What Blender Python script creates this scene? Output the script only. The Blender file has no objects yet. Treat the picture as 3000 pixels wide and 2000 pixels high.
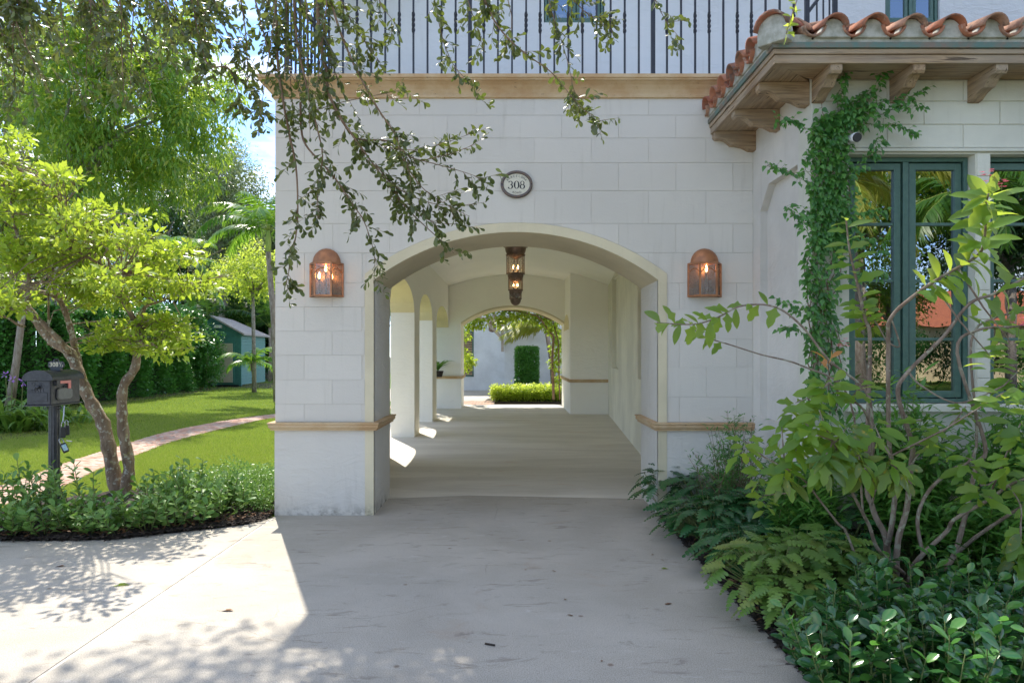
import bpy, math, random
import numpy as np
from math import sin, cos, pi, radians, sqrt
from mathutils import Vector, Matrix
random.seed(7); rng = np.random.default_rng(7)
S = bpy.context.scene
# ---------- camera, sky, sun, exposure ----------
CZ = 1.62
cam = bpy.data.objects.new("camera", bpy.data.cameras.new("camera"))
S.collection.objects.link(cam); S.camera = cam
cam.location = (0, 0, CZ); cam.rotation_euler = (pi/2, 0, 0)
cam.data.lens = 24; cam.data.sensor_width = 36; cam.data.shift_y = 40/3000
cam.data.clip_start = 0.05; cam.data.clip_end = 2000
SUN_DIR = Vector((-0.388*cos(radians(53.5)), 0.92*cos(radians(53.5)), sin(radians(53.5)))).normalized()
W = bpy.data.worlds.new("World"); S.world = W; W.use_nodes = True
nt = W.node_tree; nt.nodes.clear()
def N(nt, t, **kw):
    n = nt.nodes.new(t)
    for k, v in kw.items():
        if k.startswith("i_"):
            key = k[2:]
            key = int(key) if key.isdigit() else key.replace("_", " ")
            n.inputs[key].default_value = v
        else: setattr(n, k, v)
    return n
sky = N(nt, "ShaderNodeTexSky", sky_type="NISHITA", sun_disc=False, sun_elevation=radians(53.5),
        sun_rotation=math.atan2(SUN_DIR.x, SUN_DIR.y), air_density=.55, dust_density=0.0, ozone_density=2.6)
tc = N(nt, "ShaderNodeTexCoord"); mp = N(nt, "ShaderNodeMapping"); mp.inputs["Scale"].default_value = (1, 1, 3.2)
nz = N(nt, "ShaderNodeTexNoise", i_Scale=3.4, i_Detail=7.0, i_Roughness=.6, i_Distortion=.3)
rp = N(nt, "ShaderNodeValToRGB"); rp.color_ramp.elements[0].position = .46; rp.color_ramp.elements[1].position = .66
mx = N(nt, "ShaderNodeMix", data_type="RGBA"); bg = N(nt, "ShaderNodeBackground", i_Strength=.125)
mx.inputs[7].default_value = (4.6, 4.45, 4.2, 1)
wo = N(nt, "ShaderNodeOutputWorld"); L = nt.links.new
L(tc.outputs["Generated"], mp.inputs[0]); L(mp.outputs[0], nz.inputs["Vector"]); L(nz.outputs[0], rp.inputs[0])
L(rp.outputs[0], mx.inputs[0]); L(sky.outputs[0], mx.inputs[6]); L(mx.outputs[2], bg.inputs[0]); L(bg.outputs[0], wo.inputs[0])
sun = bpy.data.objects.new("sun", bpy.data.lights.new("sun", "SUN")); S.collection.objects.link(sun)
sun.data.energy = 2.0; sun.data.angle = radians(.5); sun.data.color = (1, .93, .82)
sun.rotation_euler = SUN_DIR.to_track_quat('Z', 'Y').to_euler()
S.view_settings.view_transform = 'Standard'; S.view_settings.look = 'None'
S.view_settings.exposure = 1.97; S.view_settings.gamma = 1; S.view_settings.use_curve_mapping = False
S.cycles.max_bounces = 10; S.cycles.diffuse_bounces = 6; S.cycles.transparent_max_bounces = 12
# ---------- helpers ----------
def P(px, py, Y): return Vector(((px-1500)/2000*Y, Y, CZ+(1040-py)/2000*Y))
def G(px, py, z=0.0):
    Y = (CZ-z)*2000/(py-1040); return Vector(((px-1500)/2000*Y, Y, z))
class MB:
    def __init__(s): s.v = []; s.f = []
    def add(s, vs, fs):
        b = len(s.v); s.v += [tuple(v) for v in vs]; s.f += [tuple(b+i for i in f) for f in fs]; return s
    def box(s, x0, x1, y0, y1, z0, z1):
        return s.add([(x0,y0,z0),(x1,y0,z0),(x1,y1,z0),(x0,y1,z0),(x0,y0,z1),(x1,y0,z1),(x1,y1,z1),(x0,y1,z1)],
            [(0,3,2,1),(4,5,6,7),(0,1,5,4),(1,2,6,5),(2,3,7,6),(3,0,4,7)])
    def cbox(s, x0, x1, y0, y1, z0, z1, c=.004):   # box whose -Y face has chamfered edges
        return s.add([(x0,y1,z0),(x1,y1,z0),(x1,y1,z1),(x0,y1,z1),(x0,y0+c,z0),(x1,y0+c,z0),(x1,y0+c,z1),(x0,y0+c,z1),
                      (x0+c,y0,z0+c),(x1-c,y0,z0+c),(x1-c,y0,z1-c),(x0+c,y0,z1-c)],
            [(8,9,10,11),(4,5,9,8),(5,6,10,9),(6,7,11,10),(7,4,8,11),(0,1,5,4),(1,2,6,5),(2,3,7,6),(3,0,4,7)])
    def prism(s, pts, axis, a, b):      # pts 2d polygon extruded along axis from a to b
        n = len(pts)
        def m(p, t): return {'x': (t, p[0], p[1]), 'y': (p[0], t, p[1]), 'z': (p[0], p[1], t)}[axis]
        return s.add([m(p, a) for p in pts]+[m(p, b) for p in pts],
            [tuple(range(n))[::-1], tuple(range(n, 2*n))]+[(i, (i+1)%n, n+(i+1)%n, n+i) for i in range(n)])
    def tube(s, pts, r, n=6, cap=True):
        pts = [Vector(p) for p in pts]; k = len(pts)
        if not hasattr(r, '__len__'): r = [r]*k
        b = len(s.v); up = Vector((0.31, .17, .93)); prev = None
        for i, p in enumerate(pts):
            d = (pts[min(i+1, k-1)]-pts[max(i-1, 0)]); d = d.normalized() if d.length > 1e-9 else Vector((0, 0, 1))
            a = prev if prev is not None else (up if abs(d.dot(up)) < .95 else Vector((1, 0, 0)))
            a = (a-d*a.dot(d))
            if a.length < 1e-6: a = Vector((1, 0, 0)).cross(d)
            a.normalize(); c = d.cross(a); prev = a
            for j in range(n):
                t = 2*pi*j/n; s.v.append(tuple(p+(a*cos(t)+c*sin(t))*r[i]))
        for i in range(k-1):
            for j in range(n):
                j2 = (j+1) % n; s.f.append((b+i*n+j, b+i*n+j2, b+(i+1)*n+j2, b+(i+1)*n+j))
        if cap: s.f.append(tuple(b+j for j in range(n))[::-1]); s.f.append(tuple(b+(k-1)*n+j for j in range(n)))
        return s
    def lathe(s, prof, cx, cy, n=20, sx=1, sy=1):   # prof: (r,z)
        b = len(s.v); k = len(prof)
        for r, z in prof:
            for j in range(n):
                t = 2*pi*j/n; s.v.append((cx+r*cos(t)*sx, cy+r*sin(t)*sy, z))
        for i in range(k-1):
            for j in range(n):
                j2 = (j+1) % n; s.f.append((b+i*n+j, b+i*n+j2, b+(i+1)*n+j2, b+(i+1)*n+j))
        return s
    def sweep(s, prof, path, closed=False):  # prof (out,z); path horizontal xy; out is to the right of travel
        path = [Vector(p) for p in path]; n = len(path); m = len(prof); b = len(s.v)
        for i, p in enumerate(path):
            def nr(a, c):
                d = (c-a).normalized(); return Vector((d.y, -d.x))
            if closed: n1 = nr(path[i-1], p); n2 = nr(p, path[(i+1) % n])
            else:
                n1 = nr(path[i-1], p) if i > 0 else None; n2 = nr(p, path[i+1]) if i < n-1 else None
                n1 = n1 or n2; n2 = n2 or n1
            mt = (n1+n2); mt = mt/max(.2, mt.dot(n1)) if mt.length > 1e-6 else n1
            for o, z in prof: s.v.append((p.x+mt.x*o, p.y+mt.y*o, z))
        for i in range(n if closed else n-1):
            i2 = (i+1) % n
            for j in range(m-1): s.f.append((b+i*m+j, b+i2*m+j, b+i2*m+j+1, b+i*m+j+1))
        if not closed: s.f.append(tuple(b+j for j in range(m))); s.f.append(tuple(b+(n-1)*m+j for j in range(m))[::-1])
        return s
    def mesh(s, name, mat=None, smooth=False):
        me = bpy.data.meshes.new(name); me.from_pydata(s.v, [], s.f); 
        if mat: me.materials.append(mat)
        if smooth: me.shade_smooth()
        return me
def link(name, me, parent=None, mw=None):
    o = bpy.data.objects.new(name, me); S.collection.objects.link(o)
    if mw is not None: o.matrix_basis = mw
    if parent is not None:
        o.parent = parent; r = parent
        loc = Matrix.Identity(4)
        while r is not None:       # world matrix of parent
            loc = r.matrix_parent_inverse @ r.matrix_basis @ loc if r.parent else r.matrix_basis @ loc
            r = r.parent
        o.matrix_parent_inverse = loc.inverted()
    return o
def mk(name, mb, mat, parent=None, smooth=False, bevel=0, label=None):
    o = link(name, mb.mesh(name, mat, smooth), parent)
    if smooth == 'auto':
        pass
    if bevel:
        m = o.modifiers.new("bevel", 'BEVEL'); m.width = bevel; m.segments = 2; m.limit_method = 'ANGLE'; m.angle_limit = radians(40)
    if label: o['label'] = label
    return o
def tag(o, label, cat, group=None, kind=None):
    o['label'] = label; o['category'] = cat
    if group: o['group'] = group
    if kind: o['kind'] = kind
    return o
def empty(name, loc, label, cat, group=None):
    o = bpy.data.objects.new(name, None); S.collection.objects.link(o); o.location = loc
    o.empty_display_size = .1; return tag(o, label, cat, group)
def struct(name, mb, mat, smooth=False, parent=None):
    o = mk(name, mb, mat, parent, smooth)
    if parent is None: o['kind'] = 'structure'
    return o
def copy_tree(o, parent=None):
    c = o.copy(); S.collection.objects.link(c)
    if parent: c.parent = parent
    for ch in list(o.children): copy_tree(ch, c)
    return c
# ---------- materials ----------
def mat(name, col, rough=.7, metal=0, spec=.5):
    m = bpy.data.materials.new(name); m.use_nodes = True; b = m.node_tree.nodes["Principled BSDF"]
    b.inputs["Base Color"].default_value = (*col, 1); b.inputs["Roughness"].default_value = rough
    b.inputs["Metallic"].default_value = metal; b.inputs["Specular IOR Level"].default_value = spec
    return m, m.node_tree, b
def ramp(nt, stops):
    r = N(nt, "ShaderNodeValToRGB"); e = r.color_ramp.elements
    while len(e) > 1: e.remove(e[-1])
    e[0].position = stops[0][0]; c = stops[0][1]; e[0].color = (*c, 1) if hasattr(c, '__len__') else (c, c, c, 1)
    for p, c in stops[1:]:
        x = e.new(p); x.color = (*c, 1) if hasattr(c, '__len__') else (c, c, c, 1)
    return r
def noise(nt, scale, detail=4, rough=.55, vec=None, dist=0, out=0):
    n = N(nt, "ShaderNodeTexNoise", i_Scale=scale, i_Detail=detail, i_Roughness=rough, i_Distortion=dist)
    if vec is not None: nt.links.new(vec, n.inputs["Vector"])
    return n.outputs[out]
def coords(nt, scale=(1, 1, 1), rot=(0, 0, 0), obj=True):
    if obj: g = N(nt, "ShaderNodeTexCoord").outputs["Object"]
    else: g = N(nt, "ShaderNodeNewGeometry").outputs["Position"]
    m = N(nt, "ShaderNodeMapping"); m.inputs["Scale"].default_value = scale; m.inputs["Rotation"].default_value = rot
    nt.links.new(g, m.inputs[0]); return m.outputs[0]
def mixc(nt, fac, a, b, mode='MIX'):
    m = N(nt, "ShaderNodeMix", data_type="RGBA", blend_type=mode)
    for i, x in ((0, fac), (6, a), (7, b)):
        if isinstance(x, bpy.types.NodeSocket): nt.links.new(x, m.inputs[i])
        elif i == 0: m.inputs[0].default_value = x
        else: m.inputs[i].default_value = (*x, 1)
    return m.outputs[2]
def bump(nt, b, h, strength=.3, dist=.01, prev=None):
    n = N(nt, "ShaderNodeBump", i_Strength=strength, i_Distance=dist); nt.links.new(h, n.inputs["Height"])
    if prev: nt.links.new(prev, n.inputs["Normal"])
    nt.links.new(n.outputs[0], b.inputs["Normal"]); return n.outputs[0]
def stucco(name, col, trowel=.5, grime=True, dark=.82, vary=False):
    m, nt, b = mat(name, col, .85, spec=.25)
    v = coords(nt, obj=False)
    c = mixc(nt, ramp_out(nt, noise(nt, .9, 5, .6, v), .35, .7), tuple(x*dark for x in col), col)
    c = mixc(nt, ramp_out(nt, noise(nt, 14, 3, .6, v), .3, .65), tuple(x*.94 for x in col), c) if False else c
    if vary:
        oi = N(nt, 'ShaderNodeObjectInfo'); c = mixc(nt, ramp_out(nt, oi.outputs['Random'], 0, 1, .55), c, tuple(x*.90 for x in col))
    if grime:
        vs = coords(nt, (9, 9, .8), obj=False)
        c = mixc(nt, ramp_out(nt, noise(nt, 1.6, 4, .6, vs), .55, .85, .22), c, (.30, .27, .20))
        sp = N(nt, "ShaderNodeSeparateXYZ"); nt.links.new(N(nt, "ShaderNodeNewGeometry").outputs["Position"], sp.inputs[0])
        # splash dirt close to the ground
        mr = N(nt, "ShaderNodeMapRange"); nt.links.new(sp.outputs[2], mr.inputs[0])
        mr.inputs[1].default_value = .0; mr.inputs[2].default_value = .13; mr.inputs[3].default_value = 1; mr.inputs[4].default_value = 0
        mu = N(nt, "ShaderNodeMath", operation="MULTIPLY"); nt.links.new(mr.outputs[0], mu.inputs[0])
        nt.links.new(ramp_out(nt, noise(nt, 9, 6, .7, v), .4, .7), mu.inputs[1])
        c = mixc(nt, mu.outputs[0], c, (.16, .14, .11))
    nt.links.new(c, b.inputs["Base Color"])
    p = bump(nt, b, noise(nt, 55, 4, .6, v), .25, .006)
    vt = coords(nt, (1, 1, 2.2), (0, .5, 0), obj=False)
    bump(nt, b, noise(nt, 3.5, 6, .62, vt, 1.2), trowel, .02, p)
    return m
def ramp_out(nt, src, lo, hi, top=1.0):
    r = N(nt, "ShaderNodeMapRange", interpolation_type='SMOOTHSTEP'); nt.links.new(src, r.inputs[0])
    r.inputs[1].default_value = lo; r.inputs[2].default_value = hi; r.inputs[3].default_value = 0; r.inputs[4].default_value = top
    return r.outputs[0]
M = {}
M['white'] = stucco("white_stucco", (.70, .665, .60), .45)
M['block'] = stucco("painted_block", (.68, .645, .575), .15, dark=.96, vary=True)
M['facade'] = stucco("facade_stucco", (.68, .65, .585), .7, dark=.95)
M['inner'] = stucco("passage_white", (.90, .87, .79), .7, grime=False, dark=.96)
M['upper'] = stucco("upper_stucco", (.66, .67, .68), .8, dark=.95)
M['cream'] = stucco("cream_paint", (.74, .66, .46), .2)
M['yellow'] = stucco("yellow_paint", (.80, .70, .42), .2, grime=False)
M['wing'] = stucco("wing_stucco", (.70, .685, .58), .25)
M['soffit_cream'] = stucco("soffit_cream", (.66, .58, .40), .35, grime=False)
M['court'] = stucco("courtyard_stucco", (.74, .77, .80), .8, grime=False)
def m_stone():
    m, nt, b = mat("cast_stone", (.5, .36, .2), .8, spec=.2); v = coords(nt, obj=False)
    c = mixc(nt, ramp_out(nt, noise(nt, 3, 6, .65, v), .35, .65), (.52, .34, .18), (.62, .47, .29))
    vs = coords(nt, (12, 12, 40), obj=False)
    c = mixc(nt, ramp_out(nt, noise(nt, 1.5, 5, .7, vs), .62, .72, .8), c, (.16, .11, .06)); nt.links.new(c, b.inputs["Base Color"])
    bump(nt, b, noise(nt, 60, 5, .7, v), .4, .006); return m
M['stone'] = m_stone()
def m_concrete():
    m, nt, b = mat("driveway_concrete", (.5, .48, .45), .8, spec=.3); v = coords(nt, obj=False)
    c = mixc(nt, ramp_out(nt, noise(nt, .7, 7, .62, v, .4), .32, .7), (.445, .405, .335), (.60, .55, .465))
    vx = coords(nt, (.5, 1.6, 1), obj=False)
    c = mixc(nt, ramp_out(nt, noise(nt, 2.3, 7, .7, vx, .6), .5, .8, .6), c, (.62, .585, .51))
    c = mixc(nt, ramp_out(nt, noise(nt, 1.1, 5, .6, coords(nt, (1, 1, 1), (0, 0, 1), False), 1.0), .6, .75, .45), c, (.42, .27, .17))
    c = mixc(nt, ramp_out(nt, noise(nt, 5.5, 8, .75, vx, .8), .55, .68, .8), c, (.24, .205, .165))
    c = mixc(nt, ramp_out(nt, noise(nt, 160, 2, .6, v), .40, .60, .65), c, (.27, .245, .20))
    vo = N(nt, "ShaderNodeTexVoronoi", i_Scale=2.6); nt.links.new(v, vo.inputs["Vector"])
    c = mixc(nt, ramp_out(nt, vo.outputs["Distance"], .06, .02, .7), c, (.16, .10, .06))
    c = mixc(nt, ramp_out(nt, noise(nt, 4.2, 8, .8, coords(nt, (.6, 2.2, 1), (0, 0, .4), False), 1.5), .60, .66, .5), c, (.62, .60, .56))
    vn_ = N(nt, "ShaderNodeTexVoronoi", i_Scale=38.0); nt.links.new(v, vn_.inputs["Vector"])
    c = mixc(nt, ramp_out(nt, vn_.outputs["Distance"], .16, .06, .5), c, (.17, .15, .13))
    dz_ = N(nt, "ShaderNodeMix", data_type="VECTOR"); dz_.inputs[0].default_value = .12; nt.links.new(v, dz_.inputs[4]); nt.links.new(noise(nt, 2.5, 6, .7, v, 0, 1), dz_.inputs[5])
    ve = N(nt, "ShaderNodeTexVoronoi", feature='DISTANCE_TO_EDGE', i_Scale=.42); nt.links.new(dz_.outputs[1], ve.inputs["Vector"])
    ck = N(nt, "ShaderNodeMath", operation="MULTIPLY"); nt.links.new(ramp_out(nt, ve.outputs["Distance"], .002, .0005, .3), ck.inputs[0]); nt.links.new(ramp_out(nt, noise(nt, .9, 3, .5, v), .45, .6), ck.inputs[1])
    c = mixc(nt, ck.outputs[0], c, (.16, .14, .12))
    nt.links.new(c, b.inputs["Base Color"])
    p = bump(nt, b, noise(nt, 130, 4, .7, v), .35, .004); bump(nt, b, noise(nt, 2, 3, .5, v), .15, .02, p); return m
M['concrete'] = m_concrete()
def m_wood():
    m, nt, b = mat("weathered_wood", (.3, .2, .1), .7, spec=.3); g = N(nt, "ShaderNodeTexCoord").outputs["Object"]
    out = []
    for sc in ((1.2, 22, 22), (22, 1.2, 22)):
        mpn = N(nt, "ShaderNodeMapping"); mpn.inputs["Scale"].default_value = sc; nt.links.new(g, mpn.inputs[0])
        out.append(noise(nt, 1.4, 6, .65, mpn.outputs[0], .5))
    at = N(nt, "ShaderNodeObjectInfo"); return m, nt, b, out
def wood(name, axis, tint=1.0):
    m, nt, b, o = m_wood(); m.name = name; g = o[axis]
    c = mixc(nt, ramp_out(nt, g, .3, .7), (.17*tint, .105*tint, .06*tint), (.46*tint, .32*tint, .185*tint))
    c = mixc(nt, ramp_out(nt, noise(nt, 1.3, 4, .6, coords(nt)), .35, .65, .5), c, (.40*tint, .34*tint, .26*tint))
    c = mixc(nt, ramp_out(nt, g, .58, .66, .85), c, (.05, .032, .02)); nt.links.new(c, b.inputs["Base Color"])
    bump(nt, b, g, .5, .006); return m
M['wood_x'] = wood("weathered_wood_x", 0); M['wood_y'] = wood("weathered_wood_y", 1); M['wood_pale'] = wood("pale_driftwood", 0, 1.35)
def m_tile():
    m, nt, b = mat("terracotta", (.4, .15, .08), .9, spec=.12); oi = N(nt, "ShaderNodeObjectInfo"); v = coords(nt, obj=False)
    r = ramp(nt, [(0, (.40, .15, .08)), (.3, (.46, .21, .13)), (.55, (.33, .12, .075)), (.8, (.44, .27, .18)), (1, (.25, .13, .09))]); nt.links.new(oi.outputs["Random"], r.inputs[0])
    c = mixc(nt, ramp_out(nt, noise(nt, 11, 6, .7, v), .45, .62, .7), r.outputs[0], (.22, .13, .09))
    c = mixc(nt, ramp_out(nt, noise(nt, 5, 6, .7, v), .50, .62, .8), c, (.13, .11, .095)); c = mixc(nt, ramp_out(nt, noise(nt, 8, 5, .7, coords(nt, (1, 1, 1), (1, 0, 0), False)), .58, .7, .6), c, (.50, .42, .34)); nt.links.new(c, b.inputs["Base Color"])
    bump(nt, b, noise(nt, 40, 4, .6, v), .4, .006); return m
M['tile'] = m_tile()
def simple(name, a, bcol, scale=6, rough=.7, metal=0, lo=.35, hi=.65, bst=.2, spec=.5):
    m, nt, b = mat(name, a, rough, metal, spec); v = coords(nt, obj=False)
    c = mixc(nt, ramp_out(nt, noise(nt, scale, 6, .65, v), lo, hi), a, bcol); nt.links.new(c, b.inputs["Base Color"])
    if bst: bump(nt, b, noise(nt, scale*6, 4, .6, v), bst, .004)
    return m
M['mortar'] = simple("aged_mortar", (.50, .49, .43), (.30, .30, .24), 9)
M['patina'] = simple("copper_patina", (.12, .20, .17), (.22, .17, .13), 7, .55, .3)
M['copper'] = simple("aged_copper", (.50, .22, .10), (.34, .15, .075), 9, .45, .55, bst=.1)
M['bronze'] = simple("dark_bronze", (.30, .20, .15), (.17, .13, .10), 14, .5, .7)
M['iron'] = simple("black_iron", (.022, .026, .036), (.03, .034, .045), 20, .4, .2, bst=.1)
M['green'] = simple("green_window_paint", (.080, .155, .125), (.062, .128, .106), 20, .35, 0, bst=.03)
M['teal'] = simple("teal_siding_paint", (.045, .17, .15), (.06, .21, .18), 8, .6)
M['beige'] = simple("beige_panel", (.50, .46, .37), (.44, .40, .31), 3, .6)
M['shingle'] = simple("grey_shingle", (.40, .37, .34), (.25, .23, .21), 18, .9)
M['dark'] = simple("dark_interior", (.012, .012, .012), (.02, .02, .02), 3, .8)
M['mulch'] = simple("dark_mulch", (.022, .018, .015), (.06, .042, .030), 38, .95, bst=1.0)
M['mail'] = simple("charcoal_cast_metal", (.035, .038, .045), (.055, .058, .066), 30, .38, .35, bst=.25)
M['red'] = simple("faded_red_paint", (.72, .20, .19), (.66, .26, .24), 12, .5)
M['cream_text'] = simple("cream_enamel", (.78, .72, .52), (.74, .68, .5), 20, .4, bst=0)
M['black_text'] = simple("black_enamel", (.01, .01, .012), (.012, .012, .012), 20, .4, bst=0)
M['plaque'] = simple("ivory_enamel", (.70, .66, .52), (.62, .59, .48), 30, .35, bst=.02)
M['pewter'] = simple("pewter_frame", (.11, .10, .105), (.17, .12, .09), 40, .4, .5, bst=.1)
M['steel'] = simple("steel", (.4, .4, .42), (.3, .3, .3), 30, .3, .9, bst=.05)
M['rubber'] = simple("black_plastic", (.02, .02, .022), (.03, .03, .03), 30, .5, bst=.05)
M['white_plastic'] = simple("white_plastic", (.7, .7, .7), (.66, .66, .66), 30, .4, bst=0)
M['sky_label'] = simple("pale_blue_label", (.25, .5, .6), (.5, .6, .62), 60, .5, bst=0)
M['orange_roof'] = simple("orange_roof_tiles", (.46, .15, .07), (.34, .11, .06), 5, .8)
M['stucco_far'] = simple("neighbour_stucco", (.70, .58, .38), (.66, .54, .36), 3, .8)
def m_glass(name, tint=(.9, .9, .9), dark=True):
    m = bpy.data.materials.new(name); m.use_nodes = True; nt = m.node_tree; nt.nodes.clear()
    o = N(nt, "ShaderNodeOutputMaterial")
    if dark:   # window pane: mirror-like reflection over a dim room
        fr = N(nt, "ShaderNodeFresnel", i_IOR=1.9); gl = N(nt, "ShaderNodeBsdfGlossy", i_Roughness=.0); gl.inputs[0].default_value = (.95, .95, .95, 1)
        tr = N(nt, "ShaderNodeBsdfTransparent"); tr.inputs[0].default_value = (.55, .6, .58, 1); ms = N(nt, "ShaderNodeMixShader")
        v = coords(nt); bn = N(nt, "ShaderNodeBump", i_Strength=.04, i_Distance=.02)
        nt.links.new(noise(nt, 2.2, 2, .5, v), bn.inputs["Height"]); nt.links.new(bn.outputs[0], gl.inputs["Normal"])
        sc = N(nt, "ShaderNodeMath", operation="MULTIPLY_ADD"); sc.inputs[1].default_value = 1.6; sc.inputs[2].default_value = .2; sc.use_clamp = True
        nt.links.new(fr.outputs[0], sc.inputs[0])
        nt.links.new(sc.outputs[0], ms.inputs[0]); nt.links.new(tr.outputs[0], ms.inputs[1]); nt.links.new(gl.outputs[0], ms.inputs[2])
    else:
        gl = N(nt, "ShaderNodeBsdfGlossy", i_Roughness=.08); tr = N(nt, "ShaderNodeBsdfTransparent"); tr.inputs[0].default_value = (*tint, 1)
        df = N(nt, "ShaderNodeBsdfDiffuse"); df.inputs[0].default_value = (.30, .24, .18, 1); ms = N(nt, "ShaderNodeMixShader"); m2 = N(nt, "ShaderNodeMixShader")
        v = coords(nt); nz = ramp_out(nt, noise(nt, 60, 3, .6, v), .4, .7, .45)
        nt.links.new(nz, ms.inputs[0]); nt.links.new(tr.outputs[0], ms.inputs[1]); nt.links.new(df.outputs[0], ms.inputs[2])
        bn = N(nt, "ShaderNodeBump", i_Strength=.5, i_Distance=.01); nt.links.new(noise(nt, 70, 3, .6, v), bn.inputs["Height"]); nt.links.new(bn.outputs[0], gl.inputs["Normal"])
        m2.inputs[0].default_value = .15; nt.links.new(ms.outputs[0], m2.inputs[1]); nt.links.new(gl.outputs[0], m2.inputs[2]); ms = m2
    nt.links.new(ms.outputs[0], o.inputs[0]); return m
M['clear'] = m_glass("clear_lantern_glass", (.93, .90, .84), False)
M['pane'] = m_glass("window_glass"); M['seeded'] = m_glass("seeded_glass", (.80, .72, .60), False)
def m_emit(name, col, st):
    m, nt, b = mat(name, col); b.inputs["Emission Color"].default_value = (*col, 1); b.inputs["Emission Strength"].default_value = st; return m
M["bulb"] = m_emit("lit_bulb", (1, .50, .18), 16); M['bulb_dim'] = m_emit("dim_bulb", (1, .5, .18), 5)
# ---------- ground, driveway, paths ----------
struct('ground', MB().box(-300, 300, -150, 600, -.3, -.06), simple("soil_ground", (.05, .06, .03), (.07, .08, .04), 1, .95))
Ydrive = [(-4.47, 5.96), (-4.0, 6.0), (-3.47, 6.0), (-3.1, 6.1), (-2.7, 6.4), (-2.45, 6.74)]
left_edge = [G(0, 1583), G(180, 1583), G(344, 1579), G(517, 1559), G(640, 1545), G(717, 1536), G(800, 1516)]
lp = [(-14, -8), (-2.395, -8), (-2.395, left_edge[-1].y)] + [(p.x, p.y) for p in left_edge[::-1][1:]] + [(-6, 5.75), (-9, 5.2), (-14, 4)]
struct('driveway_apron', MB().prism(lp, 'z', -.12, 0), M['concrete'])
struct('driveway', MB().prism([(-2.368, -8), (1.485, -8), (1.485, 6.95), (1.485, 7.7), (.8, 7.78), (-.5, 7.9), (-1.4, 7.72), (-2.368, 7.7)], 'z', -.12, .0), M['concrete'])
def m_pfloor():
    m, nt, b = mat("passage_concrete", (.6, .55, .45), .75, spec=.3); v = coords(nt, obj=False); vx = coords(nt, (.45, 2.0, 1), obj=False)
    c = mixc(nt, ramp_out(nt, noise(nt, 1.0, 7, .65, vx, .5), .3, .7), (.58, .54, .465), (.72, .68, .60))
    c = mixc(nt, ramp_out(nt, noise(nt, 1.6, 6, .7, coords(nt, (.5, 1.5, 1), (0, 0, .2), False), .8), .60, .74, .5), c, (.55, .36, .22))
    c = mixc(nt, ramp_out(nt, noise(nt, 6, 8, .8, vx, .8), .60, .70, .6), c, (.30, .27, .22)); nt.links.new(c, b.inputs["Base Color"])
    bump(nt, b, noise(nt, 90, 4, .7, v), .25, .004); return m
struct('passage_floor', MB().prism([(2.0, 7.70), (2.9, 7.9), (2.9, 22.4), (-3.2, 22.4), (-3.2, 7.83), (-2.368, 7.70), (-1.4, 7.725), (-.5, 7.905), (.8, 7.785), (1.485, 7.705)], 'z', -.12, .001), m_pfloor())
struct('joint_seam', MB().box(-2.395, -2.368, -8, 6.86, -.12, -.004), simple("pale_joint_filler", (.60, .58, .53), (.40, .37, .33), 9, .9))
struct('street', MB().box(-40, 40, -16, -8, -.14, -.02), simple("street_asphalt", (.06, .06, .06), (.08, .08, .08), 30, .9))
struct('courtyard_paving', MB().box(-6, 8, 24.2, 33, -.12, -.002), M['concrete'])
def m_lawn():
    m, nt, b = mat("lawn_turf", (.1, .15, .03), .9, spec=.1); v = coords(nt, obj=False)
    c = mixc(nt, ramp_out(nt, noise(nt, .8, 5, .6, v), .35, .65), (.11, .20, .022), (.20, .28, .04))
    c = mixc(nt, ramp_out(nt, noise(nt, 40, 4, .7, v), .4, .62), c, (.055, .11, .015))
    c = mixc(nt, ramp_out(nt, noise(nt, 2.5, 5, .6, v), .6, .75, .5), c, (.30, .26, .10)); nt.links.new(c, b.inputs["Base Color"])
    bump(nt, b, noise(nt, 90, 3, .7, v), .8, .02); return m
M['lawn'] = m_lawn()
struct('lawn', MB().box(-26, -2.42, 6.6, 60, -.058, -.02), M['lawn'])
# brick path: rows of bricks across a curved centre line
low = [(-5.2, 6.3), (-5.47, 7.3), (-5.57, 8.5), (-5.87, 9.67), (-6.13, 11.17), (-6.4, 13.0), (-6.38, 15.7), (-6.16, 17.7), (-5.0, 19.6), (-3.4, 21)]
upp = [(-5.95, 6.2), (-6.22, 7.4), (-6.40, 8.9), (-6.72, 10.3), (-7.0, 12.2), (-7.25, 14.2), (-7.2, 16.2), (-6.75, 18.3), (-5.4, 20.4), (-3.6, 22)]
def cr(pts, n):
    pts = [Vector(p) for p in pts]; out = []
    k = len(pts)-1
    for i in range(n+1):
        t = i/n*k; j = min(int(t), k-1); u = t-j
        p0, p1, p2, p3 = pts[max(j-1, 0)], pts[j], pts[j+1], pts[min(j+2, k)]
        out.append(.5*((2*p1)+(p2-p0)*u+(2*p0-5*p1+4*p2-p3)*u*u+(3*p1-p0-3*p2+p3)*u**3))
    return out
lo_, up_ = cr(low, 300), cr(upp, 300)
b = MB()
for i in range(300): b.add([(lo_[i].x, lo_[i].y, -.012), (lo_[i+1].x, lo_[i+1].y, -.012), (up_[i+1].x, up_[i+1].y, -.012), (up_[i].x, up_[i].y, -.012)], [(0, 1, 2, 3)])
path = struct('path', b, simple("sandy_joint", (.30, .25, .19), (.16, .13, .09), 20, .95))
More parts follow.
